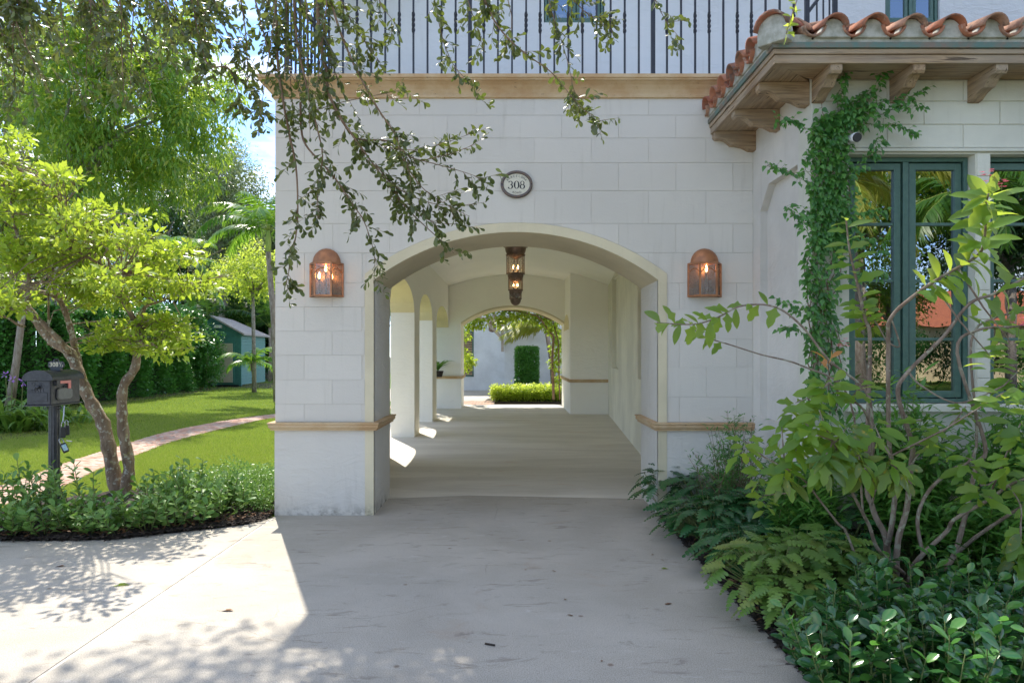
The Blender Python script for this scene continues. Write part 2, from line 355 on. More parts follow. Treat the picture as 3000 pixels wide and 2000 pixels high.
def m_brick(name):
    m, nt, b = mat(name, (.5, .25, .18), .85, spec=.2); v = coords(nt, obj=False)
    oi = N(nt, "ShaderNodeObjectInfo"); ge = N(nt, "ShaderNodeNewGeometry"); ad = N(nt, "ShaderNodeMath", operation="ADD"); fr = N(nt, "ShaderNodeMath", operation="FRACT")
    nt.links.new(oi.outputs["Random"], ad.inputs[0]); nt.links.new(ge.outputs["Random Per Island"], ad.inputs[1]); nt.links.new(ad.outputs[0], fr.inputs[0])
    r = ramp(nt, [(0, (.46, .24, .17)), (.25, (.55, .36, .27)), (.5, (.40, .19, .13)), (.7, (.52, .42, .34)), (1, (.36, .26, .21))]); nt.links.new(fr.outputs[0], r.inputs[0])
    c = mixc(nt, ramp_out(nt, noise(nt, 14, 5, .7, v), .4, .7, .6), r.outputs[0], (.50, .40, .32)); nt.links.new(c, b.inputs["Base Color"])
    bump(nt, b, noise(nt, 60, 4, .7, v), .4, .005); return m
M['brick'] = m_brick("salmon_paver")
L_tot = sum((lo_[i+1]-lo_[i]).length for i in range(300)); rows = int(L_tot/.105); nb = 0
cum = [0]
for i in range(300): cum.append(cum[-1]+((lo_[i+1]+up_[i+1])/2-(lo_[i]+up_[i])/2).length)
def at(t):
    import bisect
    i = min(max(bisect.bisect_right(cum, t)-1, 0), 299); u = (t-cum[i])/(cum[i+1]-cum[i]+1e-9)
    return lo_[i].lerp(lo_[i+1], u), up_[i].lerp(up_[i+1], u)
bm_brick = MB().cbox(-.1, .1, -.04, .04, -.5, .5, .004)
bv = MB(); c_ = .006
bv.add([(-.5,-.5,0),(.5,-.5,0),(.5,.5,0),(-.5,.5,0),(-.5,-.5,.7),(.5,-.5,.7),(.5,.5,.7),(-.5,.5,.7),(-.47,-.44,1),(.47,-.44,1),(.47,.44,1),(-.47,.44,1)],
       [(8,9,10,11),(4,5,9,8),(5,6,10,9),(6,7,11,10),(7,4,8,11),(0,1,5,4),(1,2,6,5),(2,3,7,6),(3,0,4,7)])
brick_me = bv.mesh('brick', M['brick']); rest = MB(); items = []
t = .02
while t < cum[-1]-.1:
    a, c = at(t); d = (c-a); wdt = d.length; d.normalize(); q = int((t/.105) % 2); n_ = max(3, round(wdt/.21))
    for k in range(n_+(1 if q else 0)):
        u0 = max(0, (k-(.5 if q else 0))/n_); u1 = min(1, (k+1-(.5 if q else 0))/n_)
        if u1-u0 < .05: continue
        cc = a.lerp(c, (u0+u1)/2); items.append((cc, math.atan2(d.y, d.x)+random.gauss(0, .02), (u1-u0)*wdt-.008, .092, random.uniform(-.004, .004)))
    t += .105
items.sort(key=lambda i: i[0].y)
for i, (cc, an, w_, h_, dz) in enumerate(items):
    mw = Matrix.Translation((cc.x, cc.y, -.014)) @ Matrix.Rotation(an, 4, 'Z') @ Matrix.Rotation(random.gauss(0, .02), 4, 'X') @ Matrix.Diagonal((w_, h_, .018+dz, 1))
    if 20 <= i < 320: link('brick', brick_me, path, mw)
    else: rest.add([mw @ Vector(v) for v in bv.v], bv.f)
o = mk('brick_remainder', rest, M['brick'], path); o['kind'] = 'stuff'
# beds
def sheet(name, poly, z, m, label=None):
    return struct(name, MB().prism(poly, 'z', z-.06, z), m)
def bed(name, x0, x1, y0, y1, inside, res=.06, h=.035):
    b = MB(); nx = int((x1-x0)/res); ny = int((y1-y0)/res); idx = {}
    for i in range(nx+1):
        for j in range(ny+1):
            x = x0+i*res; y = y0+j*res
            if inside(x, y): idx[i, j] = len(b.v); b.v.append((x, y, -.005+h*random.random()))
    for (i, j) in list(idx):
        if (i+1, j) in idx and (i, j+1) in idx and (i+1, j+1) in idx: b.f.append((idx[i, j], idx[i+1, j], idx[i+1, j+1], idx[i, j+1]))
    return struct(name, b, M['mulch'])
bed('planting_bed_right', 1.50, 6.5, 2.6, 5.56, lambda x, y: True)
bed('planting_bed_corner', 1.50, 2.44, 5.56, 6.9, lambda x, y: True)
lex = [p.x for p in left_edge]; ley = [p.y for p in left_edge]
def fr_y(x): return float(np.interp(x, [-9, -6]+lex, [5.2, 5.75]+ley))
def bk_y(x): return float(np.interp(x, [-9, -5.6, -5.0, -4.3, -3.9, -3.4, -2.9, -2.4], [6.6, 6.9, 7.9, 8.35, 8.1, 7.4, 8.0, 8.6]))
bed('planting_bed_left', -7, -2.42, 5.4, 8.7, lambda x, y: fr_y(x)+.02 < y < bk_y(x), .05)
# ---------- the house ----------
F = 6.92; BK = 7.83
house = empty('house', (0, F, 0), 'white stucco house with an arched drive-through porch and upstairs terrace', 'house')
XC = .04; HW = 1.44; SP = 2.38; RI = .485
def arc(xc, hw, sp, rise):
    R = (hw*hw+rise*rise)/(2*rise)
    return lambda x: sp+sqrt(max(0, R*R-(x-xc)**2))-(R-rise)
fin = arc(XC, HW, SP, RI); fout = arc(XC, 1.528, 2.443, .516)
def over_arch(mb, f, x0, x1, ztop, y0, y1, n=28, soffit=True, axis='x', faces='fbs'):
    for i in range(n):
        a = x0+(x1-x0)*i/n; c = x0+(x1-x0)*(i+1)/n; za, zc = f(a), f(c)
        pts = [(a, y0, za), (c, y0, zc), (c, y0, ztop), (a, y0, ztop), (a, y1, za), (c, y1, zc), (c, y1, ztop), (a, y1, ztop)]
        if axis == 'y': pts = [(p[1], p[0], p[2]) for p in pts]
        mb.add(pts, [(0, 1, 2, 3), (7, 6, 5, 4)]+([(4, 5, 1, 0)] if soffit else []))
    return mb
core = MB().box(-2.4, XC-HW, F+.006, BK, -.05, 4.3).box(XC+HW, 2.6, F+.006, BK, -.05, 4.3)
over_arch(core, lambda x: fin(x)+.015, XC-HW, XC+HW, 4.3, F+.006, BK)
front = mk('front_wall', core, M['facade'], house)
# blocks
rowsY = [283, 338, 405, 477, 559, 655, 740.6, 829, 899, 970, 1040, 1112, 1183, 1234]
rowsR = [283, 338, 405, 477, 559, 655, 740.6, 824, 907, 993, 1076, 1162, 1236]
zz = lambda y: CZ+(1040-y)/2000*F
xx = lambda p: (p-1500)/2000*F
A_ = [806, 975, 1142, 1310, 1477, 1645, 1812, 1980, 2147, 2206]; B_ = [806, 892, 1061, 1229, 1397, 1565, 1732, 1899, 2068, 2206]
gp = .0016
def block_piece(x0, x1, z0, z1):
    o_l, o_r = XC-1.528, XC+1.528
    segs = []
    brk = sorted({x0, x1, *[x for x in (o_l, o_r) if x0 < x < x1], *[x0+(x1-x0)*k/10 for k in range(11)]})
    cur = []
    def fl(x, side):   # lower limit of block at x
        ins = o_l+1e-6 < x+side*1e-4 < o_r-1e-6
        return fout(x)+.004 if ins else 0
    out = []; run = []
    for a, c in zip(brk[:-1], brk[1:]):
        m_ = (a+c)/2; ins = o_l < m_ < o_r
        la = max(z0, fout(a)+.004) if ins else z0; lc = max(z0, fout(c)+.004) if ins else z0
        if la >= z1-.01 and lc >= z1-.01:
            if run: out.append(run); run = []
            continue
        la = min(la, z1-.004); lc = min(lc, z1-.004)
        if run and abs(run[-1][3]-la) > .03: out.append(run); run = []
        run.append((a, c, la, lc))
        run[-1] = (a, c, la, lc)
    if run: out.append(run)
    fixed = []
    for r in out:
        fixed.append([(a, c, la, lc) for a, c, la, lc in r])
    for r in fixed:
        if r[-1][1]-r[0][0] < .03: continue
        bot = [(r[0][0], r[0][2])]+[(c, lc) for a, c, la, lc in r]
        if len(bot) > 2 and all(abs(p[1]-bot[0][1]) < 1e-6 for p in bot): bot = [bot[0], bot[-1]]
        poly = bot+[(bot[-1][0], z1), (bot[0][0], z1)]
        jy = random.uniform(-.0012, .0012)
        mk('block', MB().prism(poly, 'y', F+jy, F+.008), M['block'], front)
def course_rows(ys, which, lo_px, hi_px):
    for i in range(len(ys)-1):
        z1, z0 = zz(ys[i])-gp, zz(ys[i+1])+gp
        js = (B_ if which(i) else A_)
        js = [lo_px]+[j for j in js if lo_px+25 < j < hi_px-25]+[hi_px]
        for a, c in zip(js[:-1], js[1:]): block_piece(xx(a)+gp, xx(c)-gp, z0, z1)
course_rows(rowsY[:8], lambda i: i % 2 == 0, 806, 2206)
L7 = rowsY[7:]; R7 = [829]+rowsR[8:]
for i in range(len(L7)-1):
    js = [806, 973, 1069] if i % 2 == 0 else [806, 891, 1060]
    for a, c in zip(js[:-1], js[1:]): block_piece(xx(a)+gp, xx(c)-gp, zz(L7[i+1])+gp, zz(L7[i])-gp)
for i in range(len(R7)-1):
    js = [1954, 1990, 2158, 2206] if i % 2 == 0 else [1954, 2069, 2206]
    for a, c in zip(js[:-1], js[1:]): block_piece(xx(a)+gp, xx(c)-gp, zz(R7[i+1])+gp, zz(R7[i])-gp)
mk('dado', MB().box(-2.405, XC-1.528, F-.006, F+.02, -.03, .87), M['facade'], house)
mk('dado', MB().box(XC+1.528, 2.44, F-.006, F+.02, -.03, .87), M['facade'], house)
# cream arch surround: legs and arc, 9 cm wide, 15 mm proud
b = MB()
n = 36; ins = []; outs = []
for k in range(n+1):
    u = k/n; ins.append((XC-HW+2*HW*u, fin(XC-HW+2*HW*u))); outs.append((XC-1.528+3.056*u, fout(XC-1.528+3.056*u)))
ins = [(XC-HW, -.03)]+ins+[(XC+HW, -.03)]; outs = [(XC-1.528, -.03)]+outs+[(XC+1.528, -.03)]
for k in range(len(ins)-1):
    (a0, a1), (b0, b1), (c0, c1), (d0, d1) = ins[k], ins[k+1], outs[k+1], outs[k]; y0, y1 = F-.012, F+.03
    b.add([(a0,y0,a1),(b0,y0,b1),(c0,y0,c1),(d0,y0,d1),(a0,y1,a1),(b0,y1,b1),(c0,y1,c1),(d0,y1,d1)], [(0,1,2,3),(0,4,5,1),(2,6,7,3)])
mk('arch_surround', b, M['cream'], house)
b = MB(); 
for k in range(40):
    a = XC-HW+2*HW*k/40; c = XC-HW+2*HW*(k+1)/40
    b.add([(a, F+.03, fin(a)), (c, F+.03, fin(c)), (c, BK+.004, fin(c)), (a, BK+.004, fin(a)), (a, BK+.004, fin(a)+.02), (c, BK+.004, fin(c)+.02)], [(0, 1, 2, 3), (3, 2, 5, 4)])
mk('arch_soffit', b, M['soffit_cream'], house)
trim = [(0, 0), (.035, .004), (.035, .018), (.05, .03), (.055, .045), (.05, .06), (.062, .068), (.062, .082), (0, .086)]
T = lambda z: [(o_, z+h_) for o_, h_ in trim]
mk('string_course', MB().sweep(T(.858), [(-2.4, 12.0), (-2.4, F-.006), (XC-HW, F-.012), (XC-HW, BK), (-1.9, BK)][::-1][::-1] if False else [(-2.4, 9.0), (-2.4, F-.006), (XC-HW, F-.012), (XC-HW, BK+.001), (-1.9, BK+.001)]), M['stone'], house)
# orientation check: out is to the right of travel, so travel right-to-left for outward normals handled below
mk('string_course', MB().sweep(T(.855), [(1.9, BK+.001), (XC+HW, BK+.001), (XC+HW, F-.012), (2.44, F-.006)]), M['stone'], house)
cor = [(0, 4.215), (.028, 4.222), (.03, 4.245), (.018, 4.252), (.02, 4.27), (.035, 4.30), (.065, 4.335), (.10, 4.355), (.125, 4.36), (.13, 4.375), (.145, 4.378), (.145, 4.412), (0, 4.42)]
mk('cornice', MB().sweep(cor, [(-2.4, 9.2), (-2.4, F), (2.6, F)]), M['stone'], house)
mk('terrace_floor', MB().box(-2.38, 3.5, F+.02, 9.0, 4.3, 4.415), M['white'], house)
# drive-through passage: arcade on the left
XI = -1.93; XO = -2.4
ops = [(8.35, 10.0), (10.8, 13.5), (14.24, 16.56), (17.46, 20.75)]
ops = ops[1:]
b = MB(); y = BK
for (a, c) in ops:
    b.box(XO, XI, y, a, -.05, 4.3); f = lambda q, a=a, c=c: 2.46+.52*sqrt(max(0, 1-((q-(a+c)/2)/((c-a)/2))**2))
    over_arch(b, f, a, c, 4.3, XO, XI, 28, False, 'y'); y = c
    s = MB()
    for k in range(28):
        p = a+(c-a)*k/28; q = a+(c-a)*(k+1)/28; s.add([(XO, p, f(p)), (XO, q, f(q)), (XI, q, f(q)), (XI, p, f(p))], [(0, 1, 2, 3)])
    mk('arcade_soffit', s, M['yellow'], house)
    mk('arcade_sill_trim', MB(), M['stone'], house) if False else None
mk('arcade_wall', b, M['inner'], house)
for (a, c) in [(BK+.1, 10.8), (13.5, 14.24), (16.56, 17.46)]:
    mk('pier_trim', MB().sweep(T(.885), [(XO, a), (XI, a), (XI, c), (XO, c)][::-1], closed=True), M['stone'], house)
# back wall with arch
FB = arc(.025, 1.575, 2.57, .51)
b = MB().box(-2.85, -1.55, 20.77, 22, -.05, 4.3).box(1.6, 3.2, 18.73, 22, -.05, 4.3)
over_arch(b, FB, -1.55, 1.6, 4.3, 20.77, 22, 28)
mk('back_wall', b, M['inner'], house)
mk('back_arch_edge', (lambda b: [b.add([(a, y0, FB(a)), (c, y0, FB(c)), (c, y0, FB(c)+.05), (a, y0, FB(a)+.05), (a, y1, FB(a)-.004), (c, y1, FB(c)-.004), (a, y0, FB(a)-.004), (c, y0, FB(c)-.004)], [(0, 1, 2, 3), (6, 7, 5, 4)]) for a, c, y0, y1 in [(-1.55+3.15*k/30, -1.55+3.15*(k+1)/30, 20.766, 22.004) for k in range(30)]] and b)(MB()), M['cream'], house)
mk('back_trim', MB().sweep(T(.90), [(-2.85, 20.77), (-1.55, 20.77), (-1.55, 22.0)]), M['stone'], house)
mk('back_trim', MB().sweep(T(.87), [(1.6, 22.0), (1.6, 18.73), (2.68, 18.73)]), M['stone'], house)
# small arched niche in the deep right jamb
nb_ = MB(); q0, q1 = 19.1, 20.9
fN = lambda q: 2.35+.45*sqrt(max(0, 1-((q-20.0)/.9)**2))
pts = [(q0, .98)]+[(q0+(q1-q0)*k/16, fN(q0+(q1-q0)*k/16)) for k in range(17)]+[(q1, .98)]
mk('niche_panel', MB().prism(pts, 'x', 1.592, 1.62), M['inner'], house)
mk('niche_head', MB().prism([(q0, 2.35)]+[(q0+(q1-q0)*k/16, fN(q0+(q1-q0)*k/16)) for k in range(17)][1:-1]+[(q1, 2.35)], 'x', 1.588, 1.60), M['yellow'], house)
# right passage wall (diverging slightly) with two tall blind recesses
A0 = Vector((1.86, BK)); A1 = Vector((2.64, 18.73)); d = (A1-A0); Lw = d.length; d.normalize(); nn = Vector((d.y, -d.x))
def rp_(s, o_, z): p = A0+d*s+nn*o_; return (p.x, p.y, z)
b = MB(); s_of = lambda Y: (Y-A0.y)/d.y
cuts = [(s_of(9.6), s_of(11.55), .06, 1.22, 2.9), (s_of(15.4), s_of(17.35), .10, 1.3, 3.55)]
s0 = 0
def wquad(sa, sb, za, zb, oa=0, ob=0): b.add([rp_(sa, oa, za), rp_(sb, ob, za), rp_(sb, ob, zb), rp_(sa, oa, zb)], [(0, 1, 2, 3)])
for (a, c, dp, z0, z1) in cuts:
    wquad(s0, a, -.05, 4.3); wquad(a, c, -.05, z0); wquad(a, c, z1, 4.3); wquad(a, c, z0, z1, dp, dp)
    wquad(a, a, z0, z1, 0, dp); wquad(c, c, z0, z1, dp, 0)
    b.add([rp_(a, 0, z0), rp_(c, 0, z0), rp_(c, dp, z0), rp_(a, dp, z0), rp_(a, 0, z1), rp_(c, 0, z1), rp_(c, dp, z1), rp_(a, dp, z1)], [(0, 1, 2, 3), (4, 5, 6, 7)]); s0 = c
wquad(s0, Lw, -.05, 4.3); b.add([rp_(0, .3, -.05), rp_(Lw, .3, -.05), rp_(Lw, .3, 4.3), rp_(0, .3, 4.3)], [(3, 2, 1, 0)])
mk('passage_wall', b, stucco("passage_cream", (.80, .77, .64), .3, grime=False), house)
# vaulted ceiling
b = MB(); n = 24
def vz(x): return 4.06-.083*(x-.1)**2
for k in range(n):
    x0 = -1.95+4.75*k/n; x1 = -1.95+4.75*(k+1)/n
    b.add([(x0, BK-.02, vz(x0)), (x1, BK-.02, vz(x1)), (x1, 20.79, vz(x1)), (x0, 20.79, vz(x0))], [(0, 3, 2, 1)])
mk('vaulted_ceiling', b, M['inner'], house, smooth=True)
# upper storey
UY = 9.0
def wall_with_windows(mb, x0, x1, z0, z1, y0, y1, wins):
    wins = sorted(wins); x = x0
    for (a, c, p, q) in wins:
        mb.box(x, a, y0, y1, z0, z1); mb.box(a, c, y0, y1, z0, p)
        if q < z1: mb.box(a, c, y0, y1, q, z1)
        x = c
    mb.box(x, x1, y0, y1, z0, z1); return mb
uw = [(.42, 1.22, 6.0, 7.3), (4.92, 5.64, 6.0, 7.3)]; HT = 8.6
ub = wall_with_windows(MB(), -2.4, 12, 4.3, HT, UY, UY+.3, uw)
ub.box(-2.4, -2.1, UY+.3, 22, 4.3, HT).box(11.7, 12, UY+.3, 22, 4.3, HT).box(-2.1, 11.7, 21.7, 22, 4.3, HT)
mk('upper_wall', ub, M['upper'], house)
mk('upper_roof', MB().box(-2.7, 12.3, 8.8, 22.3, HT, HT+.15), M['tile'], house)
mk('upper_floor', MB().box(-2.1, 11.7, UY+.3, 21.7, 4.3, 4.4).box(1.9, 12, BK, 22, 4.1, 4.3), M['dark'], house)
def window(parent, x0, x1, z0, z1, y, cas, rows_, fm=.035, st=.055):
    w = mk('window', MB().box(x0, x0+fm, y, y+.08, z0, z1).box(x1-fm, x1, y, y+.08, z0, z1).box(x0+fm, x1-fm, y, y+.08, z1-fm, z1).box(x0+fm, x1-fm, y, y+.08, z0, z0+fm), M['green'], parent, bevel=.003)
    a = x0+fm; wtot = (x1-x0-2*fm); mid = .055
    cw = (wtot-(cas-1)*mid)/cas
    for k in range(cas):
        c0 = a+k*(cw+mid)+.008; c1 = a+k*(cw+mid)+cw-.008; p0, p1 = z0+fm+.008, z1-fm-.008; yy = y+.018
        s = MB().box(c0, c0+st, yy, yy+.05, p0, p1).box(c1-st, c1, yy, yy+.05, p0, p1).box(c0+st, c1-st, yy, yy+.05, p1-st, p1).box(c0+st, c1-st, yy, yy+.05, p0, p0+st)
        mk('sash', s, M['green'], w, bevel=.003)
        for z in rows_: mk('muntin', MB().box(c0+st, c1-st, yy+.008, yy+.04, z-.012, z+.012), M['green'], w, bevel=.002)
        mk('pane', MB().box(c0+st-.005, c1-st+.005, yy+.024, yy+.03, p0+st-.005, p1-st+.005), M['pane'], w)
        if k < cas-1: mk('mullion', MB().box(c1+.012, c1+.012+mid-.008, y+.004, y+.07, z0+fm, z1-fm), M['green'], w, bevel=.003)
    return w
for a, c, p, q in uw: window(house, a+.01, c-.01, p+.005, q-.005, UY+.03, 2, [6.65], st=.04)
# right wing
WY = 5.57; WX = 2.443
ww = [(2.755, 3.787, 1.22, 3.262), (3.91, 4.95, 1.22, 3.262), (5.07, 6.1, 1.22, 3.262)]
wb = wall_with_windows(MB(), WX, 8.5, -.05, 3.95, WY+.01, WY+.25, ww)
wing = mk('wing_wall', wb, M['wing'], house)
for a, c, p, q in ww: window(house, a+.004, c-.004, p+.004, q-.004, WY+.095, 2, [2.71, 2.24, 1.753])
mk('window_ledge', MB().box(2.72, 6.14, WY-.05, WY+.2, 1.16, 1.218), M['wing'], house, bevel=.006)
mk('window_hood', MB().sweep([(0, 3.275), (.02, 3.278), (.022, 3.30), (0, 3.31)], [(2.70, WY), (6.2, WY)]), M['wing'], house)
# wing side wall with pointed blind niche
sb = MB(); x = WX; n0, n1, nz0, nz1 = 5.84, 6.72, 1.0, 3.25
sb.box(x, x+.25, WY+.25, n0, -.05, 3.95).box(x, x+.25, n1, BK, -.05, 3.95).box(x, x+.25, n0, n1, -.05, nz0).box(x, x+.25, n0, n1, nz1, 3.95).box(x+.07, x+.25, n0, n1, nz0, nz1)
sb.add([(x, n1, nz1-.22), (x, n1-.22, nz1), (x, n1, nz1), (x+.07, n1, nz1-.22), (x+.07, n1-.22, nz1)], [(0, 1, 2), (0, 3, 4, 1)])
mk('wing_side_wall', sb, M['white'], house)
# wing front blocks
rz = [3.31, 3.50, 3.69, 3.862]
for i in range(3):
    xs = [WX]+[WX+.3*(i % 2)+.62*k for k in range(1, 7)]
    for a, c in zip(xs[:-1], xs[1:]): mk('block', MB().cbox(a+.003, c-.003, WY+random.uniform(-.001, .001), WY+.012, rz[i]+.003, rz[i+1]-.003, .003), M['wing'], wing)
zs = [0, .25, .49, .72, .95, 1.19, 1.43, 1.67, 1.91, 2.15, 2.39, 2.63, 2.87, 3.08, 3.31]
for a, c in zip(zs[:-1], zs[1:]): mk('block', MB().cbox(WX+.002, 2.70, WY+random.uniform(-.001, .001), WY+.012, a+.003, c-.003, .003), M['wing'], wing)
for a, c in zip(zs[5:-1], zs[6:]):
    mk('block', MB().cbox(3.797, 3.90, WY, WY+.012, a+.003, c-.003-(.04 if c > 3.3 else 0), .003), M['wing'], wing)
mk('wing_dark_room', MB().box(2.7, 8.4, 7.6, 7.7, 0, 4).box(2.7, 8.4, WY+.3, 7.7, .3, .35), M['dark'], house)
mk('curtain_backing', MB().box(2.7, 8.4, WY+.9, WY+.95, 0.3, 3.9), M['dark'], house)
# eave: soffit boards, fascia, drip edge, brackets
EX, EY = 2.01, 5.22
so = empty('wing_roof', (EX, EY, 3.86), 'terracotta barrel tile roof with weathered wood eaves over the right wing', 'roof')
def quad(mb, pts): mb.add(pts, [tuple(range(len(pts)))])
k = 0
y = EY+.02
for i in range(3):      # boards parallel to the front eave, mitred at the corner
    y0, y1 = EY+.02+.125*i, EY+.02+.125*(i+1)-.004; x0, x1 = EX+.02+.143*i, EX+.02+.143*(i+1)-.004
    mk('soffit_board', MB().prism([(x0, y0), (8.5, y0), (8.5, min(y1, WY)), (x1, min(y1, WY))], 'z', 3.862+.001*i, 3.885), M['wood_x'], so)
    mk('soffit_board', MB().prism([(x0, y0+.003), (min(x1, WX), y1), (min(x1, WX), F), (x0, F)], 'z', 3.862+.001*i, 3.885), M['wood_y'], so)
for z0, z1, o1, nm in [(3.85, 3.915, .0, 'fascia_board'), (3.917, 3.955, .012, 'fascia_moulding')]:
    mk(nm, MB().prism([(EX-o1, EY-o1), (8.5, EY-o1), (8.5, EY+.03), (EX+.03, EY+.03)], 'z', z0, z1), M['wood_x'], so, bevel=.004)
    mk(nm, MB().prism([(EX-o1, EY-o1+.001), (EX+.03, EY+.031), (EX+.03, F-.001), (EX-o1, F-.001)], 'z', z0, z1), M['wood_y'], so, bevel=.004)
mk('copper_drip_edge', MB().sweep([(0, 3.957), (.022, 3.957), (.026, 3.96), (.026, 4.0), (0, 4.002)], [(EX, F-.002), (EX, EY), (8.5, EY)]), M['patina'], so)
bprof = [(0, 0), (.415, 0), (.415, -.055), (.395, -.075), (.34, -.07), (.30, -.085), (.25, -.125), (.24, -.135), (.20, -.135), (.13, -.15), (.06, -.185), (0, -.19)]
for yb in (5.60, 6.22, 6.83):
    mk('corbel', MB().prism([(WX-.001-o_*1.0, 3.86+z_) for o_, z_ in bprof], 'y', yb, yb+.09), M['wood_x'], so, bevel=.003)
for i in range(7):
    xb = WX+.0+.635*i; sc = .335/.415
    mk('corbel', MB().prism([(WY-.001-o_*sc, 3.86+z_) for o_, z_ in bprof], 'x', xb, xb+.092), M['wood_y'], so, bevel=.003)
# tiles
PIT = radians(15)
def tile_mesh(r0, r1, ln, th, up=True, n=10, span=pi*.94):
    b = MB(); 
    for (yy, rr) in ((0, r0), (ln, r1)):
        for lay in (0, th):
            for k in range(n+1):
                a = -span/2+span*k/n; q = rr-lay
                x = q*sin(a); z = q*cos(a) if up else -q*cos(a)
                b.v.append((x, yy, z if up else z+rr))
    m = n+1
    for k in range(n):
        b.f += [(k, k+1, 2*m+k+1, 2*m+k), (m+k+1, m+k, 3*m+k, 3*m+k+1), (k+1, k, m+k, m+k+1), (2*m+k, 2*m+k+1, 3*m+k+1, 3*m+k)]
    b.f += [(0, 2*m, 3*m, m), (n, m+n, 3*m+n, 2*m+n)]
    return b
cov = [tile_mesh(.098+.003*j, .084, .42, .014).mesh('tile', M['tile'], True) for j in range(2)]
pan = tile_mesh(.088, .10, .42, .014, False).mesh('tile', M['tile'], True)
for me in cov+[pan]:
    me.materials[0] = M['tile']
def place_tile(me, base, yaw, row, dz):
    jit = random.gauss(0, .02)
    mw = Matrix.Translation(base) @ Matrix.Rotation(yaw, 4, 'Z') @ Matrix.Rotation(PIT, 4, 'X') @ Matrix.Translation((0, row*.34, dz)) @ Matrix.Rotation(jit, 4, 'Z') @ Matrix.Rotation(random.gauss(0, .03), 4, 'Y') @ Matrix.Rotation(radians(-1.5), 4, 'X')
    link('tile', me, so, mw)
ZT = 4.085
for i in range(22):                          # front slope
    x = 2.44+.297*i
    for r_ in range(5 if i > 3 else min(5, 2+i)):
        place_tile(cov[i % 2], (x, EY-.085+random.gauss(0, .008), ZT), 0, r_, .012*(r_ > 0)*0+random.gauss(.0, .003))
        place_tile(pan, (x-.1485, EY-.055+random.gauss(0, .008), ZT-.055), 0, r_, 0)
for i in range(7):                           # left slope, tiles run towards +X
    y = 5.52+.252*i
    for r_ in range(3):
        if y-5.2 < .34*r_*.9: continue
        place_tile(cov[i % 2], (EX-.085, y, ZT), -pi/2, r_, random.gauss(0, .003))
        if y+.126 < F: place_tile(pan, (EX-.055, y+.126, ZT-.055), -pi/2, r_, 0)
hip = tile_mesh(.135, .115, .45, .016).mesh('hip_tile', M['tile'], True)
for r_ in range(5):
    mw = Matrix.Translation((EX-.06, EY-.06, ZT+.0)) @ Matrix.Rotation(-pi/4, 4, 'Z') @ Matrix.Rotation(radians(10.5), 4, 'X') @ Matrix.Translation((0, r_*.37, .0)); link('hip_tile', hip, so, mw)
# mortar bedding under the tile ends
b = MB().sweep([(-.05, 4.0), (.014, 4.0), (.014, 4.062), (-.05, 4.085)], [(EX, F-.002), (EX, EY), (8.5, EY)])
mk('mortar_bed', b, M['mortar'], so)
for i in range(22):
    x = 2.44+.297*i; hd = [(x+.096*cos(pi*k/10), 4.055+(.118)*sin(pi*k/10)) for k in range(11)]
    mk('mortar_plug', MB().prism([(x-.149+.01, 4.0+.03), (x+.149-.01, 4.03)]+hd, 'y', EY-.035+random.gauss(0, .004), EY+.05), M['mortar'], so, bevel=.008)
    mk('weep_hole', MB().lathe([(.0085, 0), (.0085, .004), (0, .004)], 0, 0, 8), M['dark'], so).matrix_basis = Matrix.Translation((x-.149, EY-.0145, 4.03)) @ Matrix.Rotation(pi/2, 4, 'X')
for i in range(7):
    y = 5.52+.252*i; hd = [(y+.09*cos(pi*k/10), 4.055+(.112)*sin(pi*k/10)) for k in range(11)]
    mk('mortar_plug', MB().prism([(y-.118, 4.03), (y+.118, 4.03)]+hd, 'x', EX-.03, EX+.05), M['mortar'], so, bevel=.008)
hipm = MB().prism([(.12*cos(pi*k/12), .125*sin(pi*k/12)) for k in range(13)]+[(-.12, -.09), (.12, -.09)], 'y', 0, .1)
mo = mk('mortar_plug', hipm, M['mortar'], so, bevel=.01); mo.matrix_basis = Matrix.Translation((EX-.035, EY-.035, ZT-.005)) @ Matrix.Rotation(-pi/4, 4, 'Z')
b = MB(); z2 = 4.03
b.add([(EX, EY, z2), (8.5, EY, z2), (8.5, EY+3.0, z2+.80), (EX+1.8, EY+1.8, z2+.48), (EX, F-.002, z2), (EX+1.8, F-.002, z2+.48), (EX+1.8, EY+3, z2+.80)], [(0, 1, 2, 6, 3), (0, 3, 5, 4)])
mk('roof_deck', b, M['tile'], so)
# ---------- balcony railing ----------
rail = empty('balcony_railing', (0, 7.0, 4.42), 'black wrought iron railing with twisted bars on the terrace edge', 'railing')
def plain(x, y, r=.0095): return MB().box(x-r, x+r, y-r, y+r, 4.40, 5.46)
def twisted(x, y, z=0):
    r = .0095; b = MB(); b.box(x-r, x+r, y-r, y+r, 4.40, 4.92); b.box(x-r, x+r, y-r, y+r, 5.13, 5.46)
    n = 18; st = len(b.v)
    for i in range(n+1):
        a = pi*2.0*i/n; rr = .018
        for k in range(4): b.v.append((x+rr*cos(a+k*pi/2+pi/4), y+rr*sin(a+k*pi/2+pi/4), 4.92+.21*i/n))
    for i in range(n):
        for k in range(4): b.f.append((st+i*4+k, st+i*4+(k+1) % 4, st+i*4+4+(k+1) % 4, st+i*4+4+k))
    return b
for px in (840, 1377, 1913, 2364, 2446):
    x = (px-1500)/2000*7.0; mk('post', MB().box(x-.02, x+.02, 6.98, 7.02, 4.39, 5.5), M['iron'], rail)
pm = plain(0, 0).mesh('baluster', M['iron']); tm = twisted(0, 0).mesh('baluster', M['iron'])
k = 0; x = -2.31
for k in range(1, 38):
    x = -2.31+.1444*k
    if min(abs(x-(p-1500)/2000*7) for p in (1377, 1913, 2364)) < .05 or x > 3.25: continue
    link('baluster', pm if (k % 3) == 1 else tm, rail, Matrix.Translation((x, 7.0, 0)))
